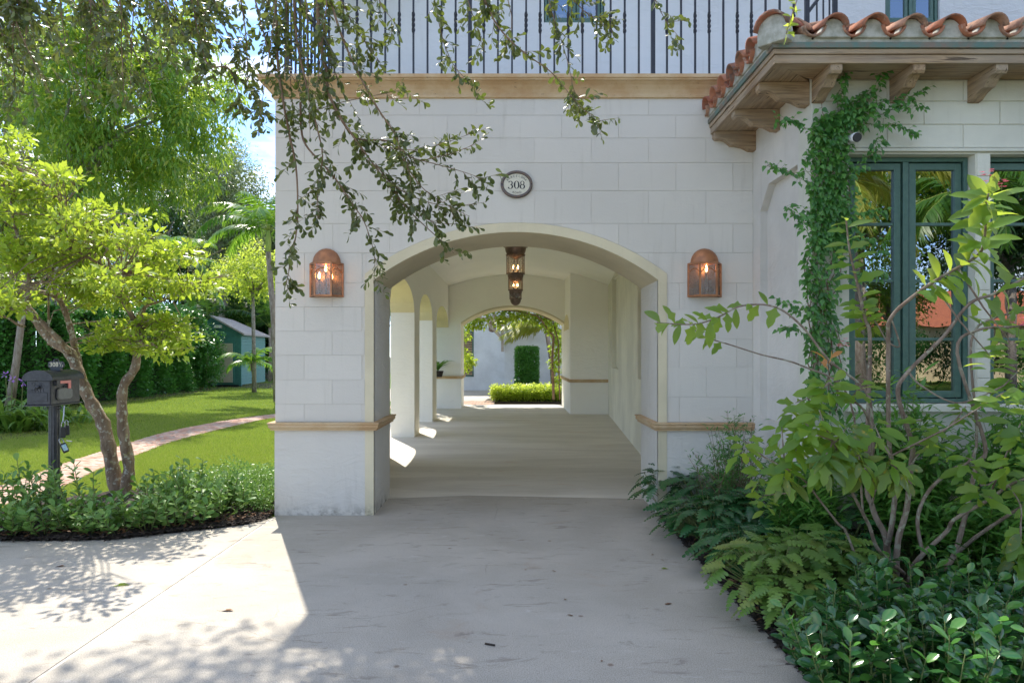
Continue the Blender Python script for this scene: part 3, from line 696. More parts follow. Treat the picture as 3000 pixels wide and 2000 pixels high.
for k in range(1, 14):
    link('baluster', pm if k % 3 == 1 else tm, rail, Matrix.Translation((-2.31, 7.0+.1444*k, 0)))
mk('top_rail', MB().box(-2.34, 3.34, 6.975, 7.025, 5.46, 5.5).box(-2.335, -2.285, 7.025, 9.0, 5.46, 5.5), M['iron'], rail)
mk('bottom_rail', MB().box(-2.34, 3.34, 6.988, 7.012, 4.47, 4.485), M['iron'], rail)
srail = empty('stair_railing', (3.3, 7.6, 4.42), 'black iron stair railing sloping up behind the roof tiles', 'railing')
mk('handrail', MB().tube([P(2368, 36, 7.3), P(2410, -20, 7.3), P(2500, -140, 7.3)], .02, 4), M['iron'], srail)
for px in (2393, 2412, 2430): 
    p = P(px, 36-(px-2368)*1.3, 7.3); mk('baluster', MB().box(p.x-.007, p.x+.007, 7.293, 7.307, 4.4, p.z), M['iron'], srail)
# ---------- plaque ----------
pl = empty('address_plaque', (.052, F, 3.35), 'oval enamel house number plaque above the arch', 'sign')
pc = P(1513.5, 541.5, F); cx, cz = pc.x, pc.z
def oval(b, rx, rz, y0, y1, n=48, rxi=None, rzi=None):
    o1 = [(cx+rx*cos(2*pi*k/n), cz+rz*sin(2*pi*k/n)) for k in range(n)]
    if rxi is None: b.prism(o1, 'y', y0, y1); return b
    i1 = [(cx+rxi*cos(2*pi*k/n), cz+rzi*sin(2*pi*k/n)) for k in range(n)]
    mid = [((a[0]+c[0])/2, (a[1]+c[1])/2) for a, c in zip(o1, i1)]
    st = len(b.v); b.v += [(p[0], y1, p[1]) for p in o1]+[(p[0], y0+.006, p[1]) for p in o1]+[(p[0], y0, p[1]) for p in mid]+[(p[0], y0+.006, p[1]) for p in i1]+[(p[0], y1, p[1]) for p in i1]
    for l in range(4):
        for k in range(n): b.f.append((st+l*n+k, st+l*n+(k+1) % n, st+(l+1)*n+(k+1) % n, st+(l+1)*n+k))
    return b
mk('rim', oval(MB(), .162, .138, F-.03, F, rxi=.133, rzi=.109), M['pewter'], pl, smooth=True)
mk('face', oval(MB(), .135, .111, F-.017, F-.002), M['plaque'], pl)
for sx in (-1, 1): mk('screw', MB().lathe([(.006, 0), (.006, .004), (0, .005)], 0, 0, 8), M['dark'], pl).matrix_basis = Matrix.Translation((cx+sx*.149, F-.029, cz)) @ Matrix.Rotation(pi/2, 4, 'X')
def ring(b, x, z, rx, rz, thick, thin, y0, y1, a0=0, a1=2*pi, n=32):
    st = len(b.v)
    for k in range(n+1):
        a = a0+(a1-a0)*k/n; w = thin+(thick-thin)*abs(cos(a))**1.5
        for q in (1, -1):
            b.v.append((x+(rx)*cos(a)+q*w/2*cos(a), y0, z+rz*sin(a)+q*w/2*sin(a)))
    for k in range(n): b.f.append((st+2*k, st+2*k+2, st+2*k+3, st+2*k+1))
    return b
yb = F-.0185
mk('digit', ring(MB(), cx, cz-.005, .021, .038, .016, .004, yb, yb), M['black_text'], pl)
mk('digit', ring(ring(MB(), cx+.058, cz+.014, .0165, .0185, .010, .004, yb, yb), cx+.058, cz-.0225, .021, .0215, .014, .004, yb, yb), M['black_text'], pl)
b3 = ring(MB(), cx-.062, cz+.014, .017, .0185, .012, .004, yb, yb, -pi/2, pi*.8, 24); ring(b3, cx-.064, cz-.0225, .021, .0215, .015, .004, yb, yb, -pi*.82, pi/2, 24)
for dx, dz in ((-.0765, .024), (-.0825, -.033)): b3.prism([(cx+dx+.006*cos(2*pi*k/10), cz+dz+.006*sin(2*pi*k/10)) for k in range(10)], 'y', yb-.0004, yb+.001)
mk('digit', b3, M['black_text'], pl)
def text_mesh(txt, size, ex=.0008):
    cu = bpy.data.curves.new('t', 'FONT'); cu.body = txt; cu.size = size; cu.align_x = 'CENTER'; cu.align_y = 'CENTER'; cu.extrude = ex
    o = bpy.data.objects.new('t', cu); S.collection.objects.link(o); dg = bpy.context.evaluated_depsgraph_get()
    me = bpy.data.meshes.new_from_object(o.evaluated_get(dg)); bpy.data.objects.remove(o); return me
def letters(txt, pairs, parent, matl, size):
    for ch, mw in pairs:
        me = text_mesh(ch, size); me.materials.clear(); me.materials.append(matl); link('letter', me, parent, mw)
pr = []
for i, ch in enumerate("BARCELONA"):
    a = radians(148-116*i/8); nx_, nz_ = cos(a)/.105, sin(a)/.081; an = math.atan2(nz_, nx_)-pi/2
    pr.append((ch, Matrix.Translation((cx+.108*cos(a), yb, cz+.083*sin(a))) @ Matrix.Rotation(-an, 4, 'Y') @ Matrix.Rotation(pi/2, 4, 'X') @ Matrix.Diagonal((.92, 1, 1, 1))))
for i, ch in enumerate("ROAD"):
    a = radians(-108+12.5*i*1.0+0) ; an = (a+pi/2)*.75
    pr.append((ch, Matrix.Translation((cx+.112*cos(a), yb, cz+.085*sin(a))) @ Matrix.Rotation(-an, 4, 'Y') @ Matrix.Rotation(pi/2, 4, 'X')))
letters('', pr, pl, M['black_text'], .030)
# ---------- wall lanterns ----------
def sconce(px, label, lit):
    c = P(px, 866, 6.85); x = c.x; z0 = 2.205; z1 = 2.545
    r = empty('wall_lantern', (x, F, z0), label, 'lantern', 'copper lanterns flanking the arch')
    pts = [(x-.165, F-.002), (x-.082, F-.145), (x+.082, F-.145), (x+.165, F-.002)]
    mk('back_plate', MB().box(x-.16, x+.16, F-.006, F-.001, z0, z1), M['bronze'], r)
    for (a, c2) in pts:
        mk('corner_post', MB().box(a-.008, a+.008, c2-.008 if c2 < F-.1 else c2-.014, c2+.008 if c2 < F-.1 else c2, z0, z1), M['copper'], r)
    for z, h in ((z0, .018), (z1-.016, .02)):
        mk('frame_ring', MB().prism([(x-.17, F), (x-.087, F-.152), (x+.087, F-.152), (x+.17, F)], 'z', z, z+.004).sweep([(-.012, z), (.006, z), (.006, z+h), (-.012, z+h)], pts), M['copper'], r)
    for (a, c2) in zip(pts[:-1], pts[1:]):
        A = Vector(a); B = Vector(c2); b = MB(); b.add([(A.x, A.y, z0+.018), (B.x, B.y, z0+.018), (B.x, B.y, z1-.016), (A.x, A.y, z1-.016)], [(0, 1, 2, 3)])
        mk('glass_pane', b, M['seeded'], r)
        tp = [(*(A.lerp(B, u)-Vector((0, .005))), z1-.105+.05*sin(pi*u)) for u in [i/8 for i in range(9)]]
        mk('arched_bar', MB().tube(tp, .0055, 4), M['copper'], r)
    b = MB(); n = 12
    for i in range(n+1):
        for j in range(n+1):
            ph = pi*i/n; th = pi/2*j/n
            b.v.append((x-.142*cos(ph), F-.115*sin(ph)*cos(th)-.0, z1+.004+.15*sin(ph)*sin(th) if False else z1+.004+.15*sin(ph)**1.0*sin(th)))
    for i in range(n):
        for j in range(n): b.f.append((i*(n+1)+j, (i+1)*(n+1)+j, (i+1)*(n+1)+j+1, i*(n+1)+j+1))
    mk('dome', b, M['copper'], r, smooth=True)
    for (dx, dz, m) in lit:
        bl = MB().lathe([(.001, 0), (.010, .012), (.013, .028), (.008, .05), (.001, .068)], 0, 0, 10)
        o = mk('bulb', bl, m, r, smooth=True); o.matrix_basis = Matrix.Translation((x+dx, F-.075, z0+dz))
        mk('candle_tube', MB().lathe([(.011, z0+.0), (.011, z0+dz)], x+dx, F-.075, 8), M['bronze'], r)
sconce(952, 'arched copper wall lantern left of the arch, two bulbs glowing orange', [(-.055, .18, M['bulb']), (.01, .25, M['bulb']), (.07, .17, M['bulb_dim'])])
sconce(2069, 'arched copper wall lantern right of the arch, one bulb lit', [(0, .25, M['bulb']), (-.06, .14, M['seeded'])])
# ---------- hanging lantern ----------
HX, HY = .052, 10.0
hl = empty('hanging_lantern', (HX, HY, 4.05), 'tiered bronze and glass pendant lantern hanging in the passage', 'lantern')
tiers = [(.178, 3.195, 3.50, .155, 3.02), (.138, 2.80, 3.09, .118, 2.675), (.110, 2.56, 2.79, .094, 2.455), (.090, 2.435, 2.545, .080, 2.345)]
for i, (R_, zb, zt, rb, zbot) in enumerate(tiers):
    mk('bowl', MB().lathe([(.002, zbot)]+[(rb*sin(pi/2*k/8), zb-(zb-zbot)*cos(pi/2*k/8)) for k in range(1, 9)]+[(R_, zb+.004), (R_, zb+.018), (R_-.02, zb+.02)], HX, HY, 24), M['bronze'], hl, smooth=True)
    mk('rim_ring', MB().lathe([(R_+.004, zt-.014), (R_+.004, zt), (R_-.012, zt), (R_-.012, zt-.014)], HX, HY, 24), M['bronze'], hl)
    mk('glass_cylinder', MB().lathe([(R_-.006, zb+.016), (R_-.006, zt-.01)], HX, HY, 24), M['clear'], hl)
    for k in range(6):
        a = pi/3*k+.35; mk('stile', MB().box(-.005, .005, -.005, .005, zb, zt), M['bronze'], hl).matrix_basis = Matrix.Translation((HX+R_*cos(a), HY+R_*sin(a), 0))
    if i in (0, 1, 2):
        for dx in (-.03, .035):
            q = .8 if i == 2 else 1
            mk('candle', MB().lathe([(.009, zb+.01), (.009, zb+.08*q)], HX+dx*q, HY-.02, 8), M['bronze'], hl)
            mk('bulb', MB().lathe([(.001, zb+.08*q), (.011, zb+.095*q), (.001, zb+.135*q)], HX+dx*q, HY-.02, 8), M['bulb'], hl)
mk('stem', MB().tube([(HX, HY, 3.5), (HX, HY, 4.05)], .012, 6).lathe([(.09, 4.03), (.09, 4.06)], HX, HY, 16), M['bronze'], hl)
# ---------- security camera ----------
sc_ = empty('security_camera', P(2500, 405, 5.5), 'small white and black security camera under the eave among the vines', 'camera')
p = P(2504, 405, 5.42)
b = MB(); b.tube([(p.x, p.y-.04, p.z-.006), (p.x, p.y-.03, p.z-.004), (p.x, p.y+.05, p.z+.012)], [.034, .040, .036], 16); mk('shell', b, M['white_plastic'], sc_, smooth=True)
mk('lens_face', MB().tube([(p.x, p.y-.046, p.z-.008), (p.x, p.y-.038, p.z-.006)], [.034, .0365], 16), M['rubber'], sc_)
mk('mount', MB().tube([(p.x, p.y+.05, p.z+.012), (p.x, WY, p.z+.02)], .012, 8), M['white_plastic'], sc_)
# ---------- foliage tools ----------
def leafmat(name, cols, trans, rough=.45, tmix=.35, spec=.5, spot=None):
    m = bpy.data.materials.new(name); m.use_nodes = True; nt = m.node_tree; b = nt.nodes["Principled BSDF"]; out = nt.nodes["Material Output"]
    oi = N(nt, "ShaderNodeObjectInfo"); ge = N(nt, "ShaderNodeNewGeometry"); ad = N(nt, "ShaderNodeMath", operation="ADD"); fr = N(nt, "ShaderNodeMath", operation="FRACT")
    nt.links.new(oi.outputs["Random"], ad.inputs[0]); nt.links.new(ge.outputs["Random Per Island"], ad.inputs[1]); nt.links.new(ad.outputs[0], fr.inputs[0])
    r = ramp(nt, [(i/(len(cols)-1), c) for i, c in enumerate(cols)]); nt.links.new(fr.outputs[0], r.inputs[0]); c = r.outputs[0]
    if spot: c = mixc(nt, ramp_out(nt, noise(nt, 30, 4, .6, coords(nt, obj=False)), .60, .68, .9), c, spot)
    nt.links.new(c, b.inputs["Base Color"]); b.inputs["Roughness"].default_value = rough; b.inputs["Specular IOR Level"].default_value = spec
    t = N(nt, "ShaderNodeBsdfTranslucent"); tc_ = mixc(nt, .75, c, trans, 'MIX'); nt.links.new(tc_, t.inputs[0])
    ms = N(nt, "ShaderNodeMixShader"); ms.inputs[0].default_value = tmix
    nt.links.new(b.outputs[0], ms.inputs[1]); nt.links.new(t.outputs[0], ms.inputs[2]); nt.links.new(ms.outputs[0], out.inputs[0]); return m
LM = {}
LM['oak'] = leafmat("oak_leaf", [(.045, .07, .018), (.09, .10, .035), (.065, .085, .022), (.16, .19, .05), (.035, .06, .02)], (.32, .42, .05), .4, .22)
LM['yellow'] = leafmat("chartreuse_leaf", [(.14, .26, .025), (.26, .37, .035), (.19, .31, .03), (.35, .38, .05), (.10, .19, .02), (.22, .33, .03)], (.62, .78, .06), .4, .45)
LM['mango'] = leafmat("mango_leaf", [(.06, .17, .035), (.11, .24, .04), (.08, .20, .04), (.19, .29, .045), (.30, .32, .04)], (.52, .70, .06), .33, .45)
LM['hedge'] = leafmat("hedge_leaf", [(.045, .17, .03), (.07, .23, .04), (.10, .28, .05), (.05, .18, .035)], (.20, .45, .05), .3, .3)
LM['silver'] = leafmat("silvery_leaf", [(.10, .16, .07), (.16, .22, .10), (.22, .26, .14), (.07, .12, .04)], (.4, .5, .15), .35, .3)
LM['dark'] = leafmat("deep_green_leaf", [(.015, .05, .015), (.025, .08, .02), (.04, .10, .03)], (.12, .28, .03), .4, .25)
LM['lime'] = leafmat("lime_leaf", [(.18, .30, .03), (.28, .38, .04), (.14, .25, .03)], (.8, .92, .12), .4, .55)
LM['palm'] = leafmat("palm_leaf", [(.04, .14, .02), (.07, .20, .03), (.10, .24, .03)], (.35, .6, .05), .35, .35)
LM['palm_gold'] = leafmat("golden_palm_leaf", [(.28, .30, .04), (.20, .28, .04), (.34, .32, .06)], (.7, .7, .1), .4, .4)
LM['xan'] = leafmat("philodendron_leaf", [(.022, .09, .030), (.03, .115, .035), (.045, .135, .04)], (.10, .30, .05), .27, .18, .6)
LM['xan_lime'] = leafmat("pale_philodendron_leaf", [(.11, .22, .035), (.16, .27, .05), (.08, .18, .035), (.22, .27, .06)], (.35, .5, .07), .35, .25)
LM['ficus'] = leafmat("green_island_leaf", [(.018, .08, .026), (.03, .11, .032), (.045, .135, .035), (.022, .09, .03), (.09, .24, .035), (.05, .15, .035)], (.12, .35, .04), .16, .15, .7)
LM['bed'] = leafmat("bed_shrub_leaf", [(.08, .20, .045), (.14, .27, .055), (.20, .33, .07), (.09, .22, .05)], (.3, .5, .08), .42, .25, .4)
LM['jat'] = leafmat("jatropha_leaf", [(.08, .20, .03), (.13, .26, .035), (.18, .30, .045), (.06, .16, .03), (.20, .29, .06)], (.72, .88, .10), .36, .5, .45)
LM['jat_old'] = leafmat("spotted_jatropha_leaf", [(.05, .14, .03), (.16, .20, .04), (.10, .17, .04)], (.4, .5, .06), .35, .3, .5, (.45, .32, .03))
LM['orange'] = leafmat("young_orange_leaf", [(.55, .22, .08), (.50, .28, .06)], (.8, .4, .1), .4, .4)
LM['vine'] = leafmat("vine_leaf", [(.035, .13, .03), (.06, .18, .04), (.09, .24, .045), (.13, .29, .055)], (.22, .5, .05), .35, .28)
LM['under'] = leafmat("understory_leaf", [(.06, .19, .035), (.10, .25, .04), (.14, .30, .05)], (.3, .55, .06), .35, .28)
LM['lily'] = leafmat("lily_leaf", [(.10, .22, .03), (.16, .30, .05), (.07, .17, .03)], (.4, .6, .07), .35, .3)
LM['brown'] = leafmat("dry_leaf", [(.16, .07, .03), (.22, .11, .05), (.10, .05, .03)], (.3, .15, .05), .7, .1)
LM['petal'] = leafmat("pink_petal", [(.70, .06, .14), (.75, .12, .22)], (.9, .2, .3), .5, .3)
LM['violet'] = leafmat("violet_petal", [(.40, .16, .60), (.48, .22, .66)], (.6, .3, .8), .5, .3)
LM['grass'] = leafmat("grass_blade", [(.14, .23, .03), (.25, .34, .05), (.34, .39, .08), (.18, .28, .04), (.46, .41, .20)], (.5, .65, .08), .6, .3, .2, (.30, .27, .10))
def bark(name, a, b_, lichen=None, yell=None):
    m, nt, b = mat(name, a, .9, spec=.15); v = coords(nt, obj=False)
    c = mixc(nt, ramp_out(nt, noise(nt, 14, 6, .7, coords(nt, (1, 1, .35), obj=False)), .35, .65), a, b_)
    if lichen: c = mixc(nt, ramp_out(nt, noise(nt, 20, 5, .6, v), .55, .62, .85), c, lichen)
    if yell: c = mixc(nt, ramp_out(nt, noise(nt, 5, 4, .6, v), .62, .70, .7), c, yell)
    nt.links.new(c, b.inputs["Base Color"]); bump(nt, b, noise(nt, 40, 6, .7, coords(nt, (1, 1, .4), obj=False)), .8, .012); return m
BK_ = {'tree': bark("lichen_bark", (.16, .11, .075), (.30, .23, .16), (.46, .46, .38), (.30, .26, .05)), 'grey': bark("grey_bark", (.18, .15, .12), (.34, .30, .26), (.42, .42, .38)),
       'twig': bark("brown_twig", (.17, .11, .07), (.28, .19, .13)), 'green': bark("green_stem", (.12, .17, .05), (.18, .20, .08)), 'jat': bark("jatropha_bark", (.17, .12, .09), (.30, .24, .19), (.36, .35, .26)),
       'shaft': bark("green_crownshaft", (.30, .40, .10), (.38, .46, .14)), 'palm': bark("ringed_palm_trunk", (.22, .17, .13), (.36, .31, .26))}
T_FAR = (np.array([(0, 0, 0), (-.22, .45, .05), (0, 1, -.06), (.22, .45, .05)], float), [(0, 2, 1), (0, 3, 2)])
def t_mid(w=.24, fold=.08, bend=-.12, tipw=.5):
    return (np.array([(0, 0, 0), (0, .5, 0), (-w, tipw, fold), (w, tipw, fold), (0, 1, bend)], float), [(0, 1, 2), (1, 4, 2), (0, 3, 1), (1, 3, 4)])
def t_leaf(wid, rows_, fold=.25, droop=.2, wave=0, stalk=.0):
    v = []; f = []
    for i, (t, w) in enumerate(zip(rows_, wid)):
        z = -droop*t*t; y = stalk+t*(1-stalk)
        wv = wave*(1 if i % 2 else -1)
        v += [(-w, y, z+fold*w+wv), (0, y, z), (w, y, z+fold*w-wv)]
    for i in range(len(rows_)-1):
        a = 3*i; f += [(a, a+1, a+4, a+3), (a+1, a+2, a+5, a+4)]
    return (np.array(v, float), f)
T_OBOV = t_leaf([.01, .10, .22, .26, .17, .01], [0, .2, .5, .72, .92, 1], .3, .15)
T_ELL = t_leaf([.012, .13, .20, .20, .12, .005], [0, .22, .45, .65, .86, 1], .35, .12)
T_LONG = t_leaf([.008, .06, .14, .175, .16, .09, .004], [0, .12, .3, .5, .7, .88, 1], .3, .3)
T_HEART = t_leaf([.18, .31, .27, .13, .004], [0, .2, .45, .75, 1], .25, .3)
T_LANCE = t_leaf([.01, .085, .09, .004], [0, .3, .6, 1], .3, .25)
def _fig(seed):  # jatropha: broad leaf with two side lobes
    return t_leaf([.01, .07, .13, .30, .22, .15, .17, .13, .004], [0, .12, .25, .42, .50, .58, .72, .86, 1], .22, .3)
T_JAT = _fig(1)
def _xan():
    v = []; f = []; nl = 6
    for i in range(nl+1):
        t = i/nl; v.append((0, t, -.25*t*t))
    for s in (-1, 1):
        for i in range(nl):
            t0 = i/nl; t1 = (i+1)/nl; tm = (t0+t1)/2; w = .35*sin(pi*min(1, .25+tm*.75))**.6*(1-.35*tm)
            b = len(v); v.append((s*w*.62, t0+.012, -.25*tm*tm+.04)); v.append((s*w, tm-.03, -.25*tm*tm-.02)); v.append((s*w*.93, tm+.06, -.25*tm*tm-.01)); v.append((s*w*.60, t1-.012, -.25*t1*t1+.02))
            q = [(i, b, b+3, i+1), (b, b+1, b+2, b+3)]
            f += [x if s > 0 else x[::-1] for x in q]
    return (np.array(v, float), f)
T_XAN = _xan()
T_TRI = (np.array([(-.5, 0, 0), (.5, 0, 0), (0, 1, 0)], float), [(0, 1, 2)])
def frames(d, up):
    d = d/np.maximum(1e-9, np.linalg.norm(d, axis=1, keepdims=True)); z = up-d*np.sum(up*d, 1, keepdims=True)
    bad = np.linalg.norm(z, axis=1) < 1e-4; z[bad] = np.array([.3, .5, .8]); z = z/np.maximum(1e-9, np.linalg.norm(z, axis=1, keepdims=True))
    x = np.cross(d, z); return np.stack([x, d, z], 2)      # columns
def leaf_mesh(name, tm, pos, d, up, size, m, wscale=None):
    tv, tf = tm; n = len(pos); k = len(tv); R = frames(np.asarray(d, float), np.asarray(up, float))
    loc = tv[None]*np.asarray(size, float).reshape(-1, 1, 1)
    if wscale is not None: loc = loc*np.stack([wscale, np.ones(n), np.ones(n)], 1)[:, None, :]
    v = np.einsum('nij,nkj->nki', R, loc)+np.asarray(pos, float)[:, None, :]
    me = bpy.data.meshes.new(name); me.vertices.add(n*k); me.vertices.foreach_set('co', v.reshape(-1).astype(np.float32))
    ln = [len(f) for f in tf]; flat = np.concatenate([np.array(f) for f in tf]); nl = len(flat)
    idx = (flat[None]+np.arange(n)[:, None]*k).reshape(-1); me.loops.add(n*nl); me.loops.foreach_set('vertex_index', idx.astype(np.int32))
    st = np.concatenate([[0], np.cumsum(ln)[:-1]]); me.polygons.add(n*len(tf))
    me.polygons.foreach_set('loop_start', (st[None]+np.arange(n)[:, None]*nl).reshape(-1).astype(np.int32))
    me.materials.append(m); me.update(calc_edges=True); me.validate(); return me
def tmesh(name, tm, m):
    me = bpy.data.meshes.new(name); me.from_pydata([tuple(p) for p in tm[0]], [], tm[1]); me.materials.append(m); me.shade_smooth(); return me
def fmat(p, d, up, s, ws=1):
    R = frames(np.array([d], float), np.array([up], float))[0]
    return Matrix(((R[0, 0]*s*ws, R[0, 1]*s, R[0, 2]*s, p[0]), (R[1, 0]*s*ws, R[1, 1]*s, R[1, 2]*s, p[1]), (R[2, 0]*s*ws, R[2, 1]*s, R[2, 2]*s, p[2]), (0, 0, 0, 1)))
def stuffpart(name, me, parent):
    o = link(name, me, parent); o['kind'] = 'stuff'; return o
def rv(n, s=1): return rng.normal(0, s, (n, 3))
def unit(a): return a/np.maximum(1e-9, np.linalg.norm(a, axis=1, keepdims=True))
def blob(center, radii, n, shell=.5, seed_gap=.0):
    d = unit(rv(n)); r = (shell+(1-shell)*rng.random(n)**.6)[:, None]; return np.array(center)+d*r*np.array(radii)
def clump_leaves(cs, cr_, per, size, droop=0.3, outward=.8, flat=1.0, upn=1.0):
    n = len(cs)*per; c = np.repeat(cs, per, 0); u = unit(rv(n)); r = rng.random((n, 1))**.5
    off = u*r*np.repeat(np.asarray(cr_).reshape(-1, 1) if hasattr(cr_, '__len__') else np.full((len(cs), 1), cr_), per, 0); off[:, 2] *= flat
    d = u*outward+rv(n, .5)+np.array([0, 0, -droop]); up = rv(n, .45)+np.array([0, 0, upn])
    return c+off, d, up, size*(.65+.7*rng.random(n))
def far_tree(name, label, group, base, center, radii, nclump, cr_, per, lsize, lm, bk, tr=.2, droop=.3, flat=1., limbs=7, tm=T_FAR, shell=.45, cat='tree', loc=None):
    base = Vector(base); center = Vector(center)
    r = empty(name, base, label, cat, group)
    cs = blob(center, radii, nclump, shell); cs = cs[cs[:, 2] > .3]
    crs = cr_*(.6+.8*rng.random(len(cs)))
    if bk:
        fork = base.lerp(center, .45); fork.z = max(base.z+.4, center.z-radii[2]*.75)
        mk('trunk', MB().tube([base, base.lerp(fork, .5)+Vector((.1*tr, 0, 0)), fork], [tr*1.15, tr*.9, tr*.75], 8), BK_[bk], r, smooth=True)
        for k in range(limbs):
            t = Vector(cs[k*len(cs)//limbs]); md = fork.lerp(t, .5)+Vector((random.gauss(0, .2), random.gauss(0, .2), radii[2]*.12))
            mk('limb', MB().tube([fork, md, t], [tr*.55, tr*.33, tr*.08], 6), BK_[bk], r, smooth=True)
    p, d, up, s = clump_leaves(cs, crs, per, lsize, droop, .8, flat)
    stuffpart('crown', leaf_mesh('crown', tm, p, d, up, s, lm), r); return r
def frond_pts(b, az, el, ln, sag, n=12):
    pts = []; p = Vector(b); dirh = Vector((cos(az), sin(az), 0)); e = el
    for i in range(n+1):
        pts.append(p.copy()); e = el-sag*(i/n)**1.3; p = p+(dirh*cos(e)+Vector((0, 0, sin(e))))*ln/n
    return pts
def palm(name, label, base, top, nfr, ln, lm, group=None, shaft=.0, tr=.12, lw=.045, ll=.55, seed=1, azs=None, elr=(-.1, 1.3), sag=1.5, leaflets=34, cat='palm'):
    rd = random.Random(seed); base = Vector(base); top = Vector(top); r = empty(name, base, label, cat, group)
    if (top-base).length > .3:
        mk('trunk', MB().tube([base, base.lerp(top, .5)+Vector((.05, 0, 0)), top], [tr*1.3, tr, tr*.9], 10), BK_['palm'], r, smooth=True)
    crown = top
    if shaft:
        crown = top+Vector((0, 0, shaft)); mk('crownshaft', MB().tube([top, top+Vector((0, 0, shaft*.5)), crown], [tr*.95, tr*1.05, tr*.55], 10), BK_['shaft'], r, smooth=True)
    for k in range(nfr):
        az = azs[k] if azs else 2*pi*k/nfr*2.4+rd.random(); el = elr[0]+(elr[1]-elr[0])*((k+.5)/nfr if not azs else rd.random()); L_ = ln*(.85+.3*rd.random())
        pts = frond_pts(crown, az, el, L_, sag*(.8+.4*rd.random()), 14)
        fr_ = mk('frond', MB().tube(pts, [.018*(1-i/16)+.002 for i in range(15)], 4), BK_['shaft'], r, smooth=True)
        pos = []; dd = []; up = []; sz = []
        for i in range(leaflets):
            t = .12+.88*i/leaflets; q = t*14; j = min(int(q), 13); p = pts[j].lerp(pts[j+1], q-j); tg = (pts[j+1]-pts[j]).normalized()
            side = tg.cross(Vector((0, 0, 1))); side = side.normalized() if side.length > .05 else Vector((-sin(az), cos(az), 0)); upv = side.cross(tg)
            for s in (-1, 1):
                dr = side*s*.85+tg*(.45+.5*t)+Vector((0, 0, -.30-.25*rd.random()))+Vector((rd.gauss(0, .1), rd.gauss(0, .1), rd.gauss(0, .1)))
                pos.append(p); dd.append(dr); up.append(upv+side*s*.6); sz.append(ll*(sin(pi*(.12+.82*t))**.6)*(.85+.3*rd.random()))
        tmf = (np.array([(-lw/ll*.5, .0, 0), (lw/ll*.5, 0, 0), (lw/ll*.6, .4, -.03), (-lw/ll*.6, .4, -.03), (0, 1, -.22)], float), [(0, 1, 2, 3), (3, 2, 4)])
        stuffpart('leaflet', leaf_mesh('leaflet', tmf, np.array([tuple(x) for x in pos]), np.array([tuple(x) for x in dd]), np.array([tuple(x) for x in up]), np.array(sz), lm), fr_)
    return r
def shrub(name, label, group, base, nst, h, spread, me, per, size, smat, lean=(0, 0), cat='shrub', upk=.55, t0=.25, srad=.006, seed=0):
    rd = random.Random(seed*77+5); base = Vector(base); r = empty(name, base, label, cat, group)
    for k in range(nst):
        az = 2*pi*k/nst+rd.random()*1.2; sp = spread*(.35+.75*rd.random())*(1 if k else .1); hh = h*(.7+.5*rd.random())
        s0 = base+Vector((cos(az), sin(az), 0))*spread*.12; e = base+Vector((cos(az)*sp+lean[0]*hh, sin(az)*sp+lean[1]*hh, hh)); md = s0.lerp(e, .5)+Vector((cos(az), sin(az), 0))*sp*.15
        pts = [s0, md, e]; mk('stem', MB().tube(pts, [srad, srad*.8, srad*.4], 5), smat, r, smooth=True)
        for j in range(per):
            t = t0+(1-t0)*(j+.5)/per; p = (s0.lerp(md, t*2) if t < .5 else md.lerp(e, t*2-1)); a = 2.4*j+k
            tg = (e-s0).normalized(); out_ = Vector((cos(a), sin(a), 0)); dr = out_*(1.1-.35*t)+tg*(upk+.3*t)+Vector((rd.gauss(0, .25), rd.gauss(0, .25), rd.gauss(0, .22)))
            link('leaf', me, r, fmat(p, dr, tg*1.0+out_*-.5+Vector((rd.gauss(0, .2), rd.gauss(0, .2), 0)), size*(.7+.5*rd.random()), .9+.25*rd.random()))
    return r
# ---------- lawn grass ----------
n = 420000; u = rng.random(n); Yg = 1/(1/6.9+(1/40-1/6.9)*u); pxg = rng.random(n)*900-40; Xg = (pxg-1500)/2000*Yg
loY = np.array([p.y for p in lo_]); loX = np.array([p.x for p in lo_]); upY = np.array([p.y for p in up_]); upX = np.array([p.x for p in up_])
xl = np.interp(Yg, loY, loX); xu = np.interp(Yg, upY, upX)
bkY = np.interp(Xg, [-9, -5.6, -5.0, -4.3, -3.9, -3.4, -2.9, -2.4], [6.6, 6.9, 7.9, 8.35, 8.1, 7.4, 8.0, 8.6])
ok = ~((Xg > xu-.01) & (Xg < xl+.01)) & (Yg > bkY+.03) & (Xg < -2.45)
Xg, Yg = Xg[ok], Yg[ok]; n = len(Xg)
sz = (.03+.03*rng.random(n)); up_d = rv(n, .38)+np.array([0, 0, 1.]); gm = leaf_mesh('grass_blades', T_TRI, np.stack([Xg, Yg, np.full(n, -.022)], 1), up_d, rv(n)+np.array([0, -.8, 0]), sz, LM['grass'], wscale=(.10+.0*sz)*np.clip(Yg/8, 1, 4))
o = link('grass', gm); tag(o, 'short sunlit lawn grass on both sides of the brick path', 'grass', kind='stuff')
